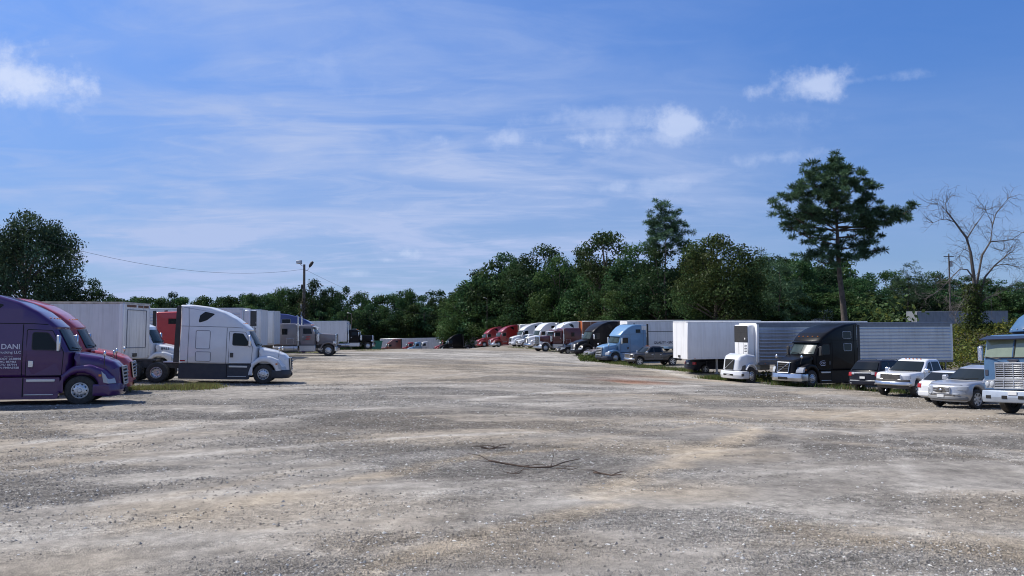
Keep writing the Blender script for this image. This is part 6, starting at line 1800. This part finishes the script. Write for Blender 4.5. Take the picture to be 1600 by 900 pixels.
# ---------------------------------------------------------------- the dead tree on the bank
def dead_tree():
    YD = 78.0
    r = np.random.default_rng(3)
    root = empty('dead_tree', 'leafless dead tree with pale branches and ivy at its foot', 'tree')
    def zc(zx, zy, dy=0):
        return W(1360 + zx / 3.3333, 290 + zy / 3.3333, YD + dy)
    base = W(1522, 512, YD); base.z = g(base.x, YD)
    root.location = base
    B = MB()
    main = [([(540, 760), (545, 660), (543, 560), (538, 470), (522, 350), (500, 272), (440, 190), (395, 132), (392, 92)], .44, .05, 0),
            ([(548, 640), (556, 500), (582, 362), (625, 292), (637, 200), (600, 128)], .26, .04, .8), ([(636, 205), (652, 150), (680, 112), (712, 74)], .10, .03, 1.0), ([(625, 292), (680, 288), (735, 282), (790, 246)], .11, .03, .6),
            ([(555, 640), (572, 560), (598, 475), (645, 418), (700, 372), (724, 352)], .24, .05, -.8), ([(640, 422), (690, 408), (735, 416)], .09, .03, -1.0), ([(560, 625), (605, 585), (660, 568), (722, 528)], .13, .03, -1.4),
            ([(535, 480), (505, 438), (468, 434), (420, 480), (378, 530), (322, 570)], .13, .03, -.6), ([(540, 640), (520, 610), (490, 588), (462, 630), (440, 680)], .10, .025, -.9), ([(502, 276), (530, 232), (560, 188), (604, 128)], .12, .03, .6),
            ([(440, 190), (405, 178), (362, 178), (326, 194)], .09, .025, -.5), ([(522, 350), (488, 330), (466, 362)], .07, .02, .3), ([(420, 480), (408, 540), (418, 584)], .05, .02, -.7), ([(545, 560), (510, 545), (490, 590)], .07, .02, .7), ([(395, 132), (372, 110), (352, 96)], .04, .015, .1), ([(700, 372), (716, 348), (690, 342)], .04, .02, -.8)]
    limbs = []
    for (pts, r0, r1, dy) in main:
        r0, r1 = r0 * .62, r1 * .7
        P = [zc(a, b_, dy * i / max(len(pts) - 1, 1)) - base for i, (a, b_) in enumerate(pts)]
        q = MB(); n = len(P)
        q.tube(P, [r0 + (r1 - r0) * (i / (n - 1)) ** .8 for i in range(n)], 8)
        limbs.append((P, r1))
        q.build('trunk' if r0 > .4 else 'limb', BARKG, root, 60)
    tw = MB()
    def twig(p, d, L, rad, lev):
        pts = [p]
        for k in range(3):
            d = (d + Vector(r.normal(size=3)) * .28).normalized()
            pts.append(pts[-1] + d * L / 3)
        tw.tube(pts, [rad, rad * .8, rad * .6, rad * .35], 4, cap=False)
        if lev > 0:
            for k in range(3):
                q = pts[1 + k % 3]
                twig(q, (d + Vector(r.normal(size=3)) * .8).normalized(), L * .6, rad * .55, lev - 1)
    for P, r1 in limbs:
        n = len(P)
        for i in range(max(1, n // 3), n):
            for _ in range(4 if i < n - 1 else 6):
                d = (P[i] - P[i - 1]).normalized()
                twig(P[i].lerp(P[i - 1], r.random() * .6 if i < n - 1 else 0), (d + Vector(r.normal(size=3)) * .75 + Vector((0, 0, .15))).normalized(), r.uniform(.7, 1.9), .020, 2)
    o = tw.build('twigs', BARKG, root, 60, kind='stuff')
    C, N = [], []
    for k in range(2600):
        z = r.random() ** 1.5 * 4.6 - .3
        a = r.random() * 6.28
        rr = .42 + r.random() * (.55 + .9 * max(0, 1 - z / 2.2))
        C.append((rr * math.cos(a), rr * math.sin(a), z)); N.append((math.cos(a), math.sin(a), .6))
    C, N = np.array(C), np.array(N) + unit(2600, r) * .6
    N /= np.linalg.norm(N, axis=1, keepdims=True)
    V, F, T = leaf_quads(C, N, r.uniform(.08, .17, 2600), np.array((.060, .085, .020)) * r.uniform(.5, 1.5, (2600, 1)))
    o = np_obj('ivy', V, F, LEAF, T); o.parent = root; o['kind'] = 'stuff'
dead_tree()

# ---------------------------------------------------------------- pole, lights, wires
POLE = mat('pole_wood', (.10, .085, .07), rough=.9, noise=.3, nscale=6)
def utility_pole():
    Y = 84.0
    x = pos(474, Y); z0 = g(x, Y)
    H = top_z(413, Y) - z0
    root = empty('light_pole', 'dark wooden light pole with two floodlights beside the grey long nose truck', 'pole')
    root.location = (x, Y, z0)
    b = MB(); b.tube([(0, 0, -.5), (.02, 0, H * .5), (0, 0, H)], [.19, .16, .12], 12); b.build('post', POLE, root)
    b = MB(); b.tube([(0, 0, H - .25), (-.30, -.05, H - .1), (-.42, -.08, H + .05)], .03, 6); a1 = b.build('lamp_arm', STEEL, root)
    b = MB(); b.add(*shell([(-.28, -.14, .03), (-.28, .16, .03), (.24, .22, .03), (.24, -.20, .03)], .24, .04, lambda px_, py_, pz_: (px_ - .5, py_ - .1, pz_ + H + .22))); fl = b.build('floodlight', STEEL, a1)
    b = MB(); b.box(-.72, -.30, -.36, -.345, H + .10, H + .32, .01); b.build('lens', LAMP, fl)
    b = MB(); b.tube([(0, 0, H - .7), (.35, 0, H - .62), (.62, 0, H - .2)], .028, 6); a2 = b.build('lamp_arm', STEEL, root)
    b = MB(); b.tube([(.55, 0, H - .3), (.62, 0, H - .12), (.80, 0, H + .16), (.92, 0, H + .30)], [.08, .16, .17, .10], 10); b.build('street_light', BLACKP, a2)
    for (z, w_) in ((H * .72, .16), (H * .5, .2), (H * .42, .24)):
        b = MB(); b.box(-.30, -.14, -.10, .10, z, z + .5, .03); b.build('meter_box', STEEL if w_ > .18 else BLACKP, root)
    n = 700
    r = np.random.default_rng(8)
    C = np.stack([r.normal(0, .28, n), r.normal(0, .24, n), H * .28 + r.random(n) * H * .34], 1)
    V, F, T = leaf_quads(C, unit(n, r), r.uniform(.05, .12, n), np.array((.06, .06, .03)) * r.uniform(.5, 1.3, (n, 1)))
    o = np_obj('vine', V, F, LEAF, T); o.parent = root; o['kind'] = 'stuff'
    def wire(a, c, sag, label):
        pts = []
        for k in range(15):
            t = k / 14
            p = a.lerp(c, t); p.z -= sag * 4 * t * (1 - t); pts.append(p)
        q = MB(); q.tube(pts, .012, 5); o = q.build('overhead_wire', BLACKP)
        tag(o, label, 'wire')
    top = Vector((x, Y, z0 + H - .5))
    wire(top, W(60, 374, 58), 1.25, 'sagging wire from the light pole to the oak on the left')
    wire(top, W(720, 492, 186), 2.0, 'thin wire from the light pole off to the right over the wood')
utility_pole()
def small_pole(px, py, Y, label, cross=False):
    x = pos(px, Y); z0 = g(x, Y); H = top_z(py, Y) - z0
    root = empty('utility_pole', label, 'pole'); root.location = (x, Y, z0)
    b = MB(); b.tube([(0, 0, -.5), (0, 0, H)], [.17, .11] if cross else [.09, .06], 8); b.build('post', POLE, root)
    if cross:
        b = MB(); b.box(-.9, .9, -.06, .06, H - .6, H - .46); b.build('crossarm', POLE, root)
        b = MB(); b.tube([(.35, 0, H - 2.3), (.35, 0, H - 1.3)], .25, 10); b.build('transformer', STEEL, root)
    else:
        b = MB(); b.tube([(0, 0, H - .1), (-.5, 0, H + .12)], .04, 6); a = b.build('lamp_arm', STEEL, root)
        b = MB(); b.ellipsoid((-.65, 0, H + .12), (.24, .12, .08)); b.build('lamp_head', STEEL, a)
small_pole(761, 466, 184, 'slim lamp post in front of the wood left of the red trucks')
small_pole(1486, 396, 140, 'distant utility pole left of the dead tree', True)
small_pole(549, 490, 160, 'short bare post in front of the wood above the grey trailer')

# ---------------------------------------------------------------- grass, weeds and undergrowth
def grass(name, label, patches, tone, r, hmin, hmax, wid=.012, dry=.3):
    Vs, Ts = [], []
    for (poly_fn, n) in patches:
        x, y = poly_fn(n, r)
        z = surf(x, y)
        h = r.uniform(hmin, hmax, n) * (.5 + .9 * fbm(x / 1.3, y / 1.3, 77, 3))
        a = r.random(n) * 6.28
        lean = r.normal(0, .35, (n, 2)) * h[:, None]
        w = wid * (1 + h * 2)
        dx, dy = np.cos(a) * w, np.sin(a) * w
        V = np.stack([np.stack([x - dx, y - dy, z - .02], 1), np.stack([x + dx, y + dy, z - .02], 1), np.stack([x + lean[:, 0], y + lean[:, 1], z + h], 1)], 1)
        Vs.append(V.reshape(-1, 3))
        t = np.array(tone)[None] * r.uniform(.55, 1.5, (n, 1))
        d = r.random(n) < dry
        t[d] = np.array((.20, .16, .075)) * r.uniform(.6, 1.3, (d.sum(), 1))
        Ts.append(np.repeat(t, 3, axis=0))
    V, T = np.concatenate(Vs), np.concatenate(Ts)
    o = np_obj(name, V, np.arange(len(V)).reshape(-1, 3), LEAF, T)
    return tag(o, label, None, kind='stuff')
def band(px0, py0, px1, py1, wid):
    """strip of ground between two points, wid metres deep"""
    (xa, ya_), (xb_, yb_) = ground_px(px0, py0), ground_px(px1, py1)
    def fn(n, r):
        t = r.random(n); o = r.normal(0, .42, n) * wid
        x = xa + (xb_ - xa) * t + r.normal(0, .3, n); y = ya_ + (yb_ - ya_) * t + o
        k = fbm(x / 1.1, y / .9, 55, 4)
        m = k < .47
        x[m] = x[m] * .2 + (xa + (xb_ - xa) * np.round(t[m] * 6) / 6) * .8 + r.normal(0, .5, m.sum()); y[m] = ya_ + (yb_ - ya_) * t[m] + r.normal(0, .3, m.sum()) * wid
        return x, y
    return fn
rg = np.random.default_rng(21)
grass('grass', 'low dry grass strips along the left row of trucks', [(band(195, 609, 335, 606, 1.3), 7000), (band(405, 552, 505, 551, 3.0), 3000), (band(0, 612, 190, 611, 2.0), 1500), (band(560, 548, 600, 547, 3), 500)], (.17, .18, .06), rg, .06, .26)
grass('grass', 'green weeds along the edge of the right row', [(band(1105, 592, 1215, 597, 1.6), 9000), (band(925, 562, 1000, 572, 3.0), 5000), (band(1000, 574, 1100, 582, 2.2), 4500), (band(1210, 602, 1300, 605, 1.0), 2200), (band(800, 543, 900, 553, 3), 1200), (band(1300, 606, 1420, 616, 1.0), 900)], (.085, .125, .034), rg, .08, .36, dry=.25)
def weeds(name, label, n, fn, tone, s0, s1, hh):
    x, y = fn(n)
    z0 = surf(x, y)
    cl = fbm(x / 1.6, y / 1.6, 91, 4)
    h = hh * (cl ** 1.6) * 1.9 * (1 - .86 * nstep(74.5, 78, y) * (y < 95) * (x > 26))
    z = z0 + rg.random(n) * h
    P = np.stack([x, y, z], 1)
    N = unit(n, rg) + np.array((0, -.2, .7)); N /= np.linalg.norm(N, axis=1, keepdims=True)
    t = np.array(tone)[None] * (rg.uniform(.6, 1.4, n) * (.55 + .9 * cl))[:, None]
    yl = rg.random(n) < .2
    t[yl] *= np.array((1.7, 1.25, .8))
    V, F, T = leaf_quads(P, N, rg.uniform(s0, s1, n), t)
    return tag(np_obj(name, V, F, LEAF, T), label, None, kind='stuff')
weeds('weeds', 'tangled green weeds covering the bank on the right', 60000, lambda n: (rg.uniform(27, 62, n), 66.5 + rg.random(n) ** 1.0 * 22), (.10, .125, .032), .06, .16, 1.7)
weeds('weeds', 'tall brown green weeds in front of the silver refrigerated trailer', 2600, lambda n: (rg.uniform(15.5, 21.5, n), 57.2 + rg.normal(0, .6, n)), (.066, .080, .028), .05, .12, 1.0)
weeds('weeds', 'low leafy weeds between the pale blue truck and the black truck', 2600, lambda n: (rg.uniform(7.2, 11.5, n), 86 + rg.normal(0, 1.4, n)), (.07, .11, .03), .05, .12, .6)
weeds('undergrowth', 'dark undergrowth under the wood behind the right row', 26000, lambda n: ((lambda t: (t, 204 - (t + 12) * 1.47 + rg.normal(0, 4, n)))(rg.uniform(-12, 52, n))), (.054, .085, .032), .18, .42, 5.0)
weeds('undergrowth', 'dark undergrowth under the far wood', 16000, lambda n: (rg.uniform(-75, -12, n), 246 - rg.random(n) * 10), (.05, .08, .032), .3, .6, 6.0)

# ---------------------------------------------------------------- loose stones and fallen branches
NS = 230000
yy = 6.5 + 38 * rg.random(NS) ** 1.55
xx = (rg.random(NS) * 2 - 1) * .82 * (yy + 1.5)
k = fbm(xx / 2.4, yy / 1.7, 23, 5) * .5 + fbm(xx / 5, yy / 3.2, 63, 4) * .8
lo_ = loose.reshape(nyg, nxg)[np.clip(np.searchsorted(gy, yy), 0, nyg - 1), np.clip(np.searchsorted(gx, xx), 0, nxg - 1)]
keep = (k * .6 + lo_ * .42 + rg.normal(0, .10, NS)) > .62
xx, yy = xx[keep], yy[keep]
n = len(xx)
s = .0085 * np.exp(rg.normal(0, .42, n)) * (1 + yy / 38)
big_ = rg.random(n) < .006
s[big_] *= 1.5
s = np.minimum(s, .022 * (1 + yy / 38))
octa = np.array([(1, 0, 0), (-1, 0, 0), (0, 1, 0), (0, -1, 0), (0, 0, 1), (0, 0, -1)], float)
of = np.array([(0, 2, 4), (2, 1, 4), (1, 3, 4), (3, 0, 4), (2, 0, 5), (1, 2, 5), (3, 1, 5), (0, 3, 5)])
jit = rg.uniform(.6, 1.4, (n, 6, 1)) * octa[None] * np.stack([rg.uniform(.8, 1.5, n), rg.uniform(.8, 1.5, n), rg.uniform(.5, .9, n)], 1)[:, None, :]
a = rg.random(n) * 6.28
ca, sa = np.cos(a)[:, None], np.sin(a)[:, None]
vx, vy = jit[:, :, 0] * ca - jit[:, :, 1] * sa, jit[:, :, 0] * sa + jit[:, :, 1] * ca
V = np.stack([vx, vy, jit[:, :, 2]], 2) * s[:, None, None] + np.stack([xx, yy, surf(xx, yy) + s * .15], 1)[:, None, :]
F = (of[None] + (np.arange(n) * 6)[:, None, None]).reshape(-1, 3)
tone = np.where(rg.random((n, 1)) < .12, np.array((.50, .485, .45)), tone_at(xx, yy) * 1.02) * rg.uniform(.62, 1.22, (n, 1))
STONE = bpy.data.materials.new('loose_stone'); STONE.use_nodes = True
_b = STONE.node_tree.nodes['Principled BSDF']; _b.inputs['Roughness'].default_value = .9
_a = STONE.node_tree.nodes.new('ShaderNodeAttribute'); _a.attribute_name = 'tone'
STONE.node_tree.links.new(_a.outputs['Color'], _b.inputs['Base Color'])
tag(np_obj('gravel', V.reshape(-1, 3), F, STONE, np.repeat(tone, 6, axis=0)), 'loose crushed stones scattered over the lot', None, kind='stuff')

STICK = mat('fallen_wood', (.085, .058, .042), rough=.95, noise=.4, nscale=8)
def branch(label, pixels, r0, r1, side=()):
    P = []
    for (px, py) in pixels:
        x, y = ground_px(px, py); P.append(Vector((x, y, float(surf([x], [y])[0]) + .03 + random.random() * .04)))
    root = empty('fallen_branch', label, 'branch')
    root.location = P[0]
    n = len(P)
    r0, r1 = r0 * .40, r1 * .5
    b = MB(); b.tube([p - P[0] for p in P], [r0 + (r1 - r0) * i / (n - 1) for i in range(n)], 7); st = b.build('stem', STICK, root)
    for (i, dx, dy, dz) in side:
        q = MB(); p = P[i] - P[0]; e = p + Vector((dx, dy, dz)); q.tube([p, p.lerp(e, .5) + Vector((.03, .02, .03)), e], [r1 * 1.1, r1 * .8, r1 * .4], 5); q.build('twig', STICK, root)
branch('long thin fallen branch lying mid lot', [(764, 725), (790, 728), (815, 730), (835, 732), (861, 731), (880, 726), (906, 721)], .055, .018, ((4, .04, .1, .32), (1, -.5, -.1, .05), (2, .6, -.12, .03), (3, .9, -.2, .04), (0, -.45, .3, .1)))
branch('short dark stick right of the long fallen branch', [(928, 742), (940, 745), (955, 747), (971, 748)], .05, .02, ((1, -.4, .08, .05), (2, .3, .12, .04)))
branch('small twig pile beyond the long fallen branch', [(752, 702), (765, 703), (778, 703), (790, 700)], .04, .02, ((1, .5, .15, .1), (2, -.5, -.1, .06), (1, -.4, .1, .04)))
branch('small twig in front of the long fallen branch', [(792, 740), (802, 741), (811, 741)], .03, .012, ((1, .3, .05, .06), (2, .15, .1, .14)))
branch('thin curved twig right of the long fallen branch', [(869, 733), (880, 736), (892, 736), (902, 734)], .022, .01, ((1, .2, .06, .05),))
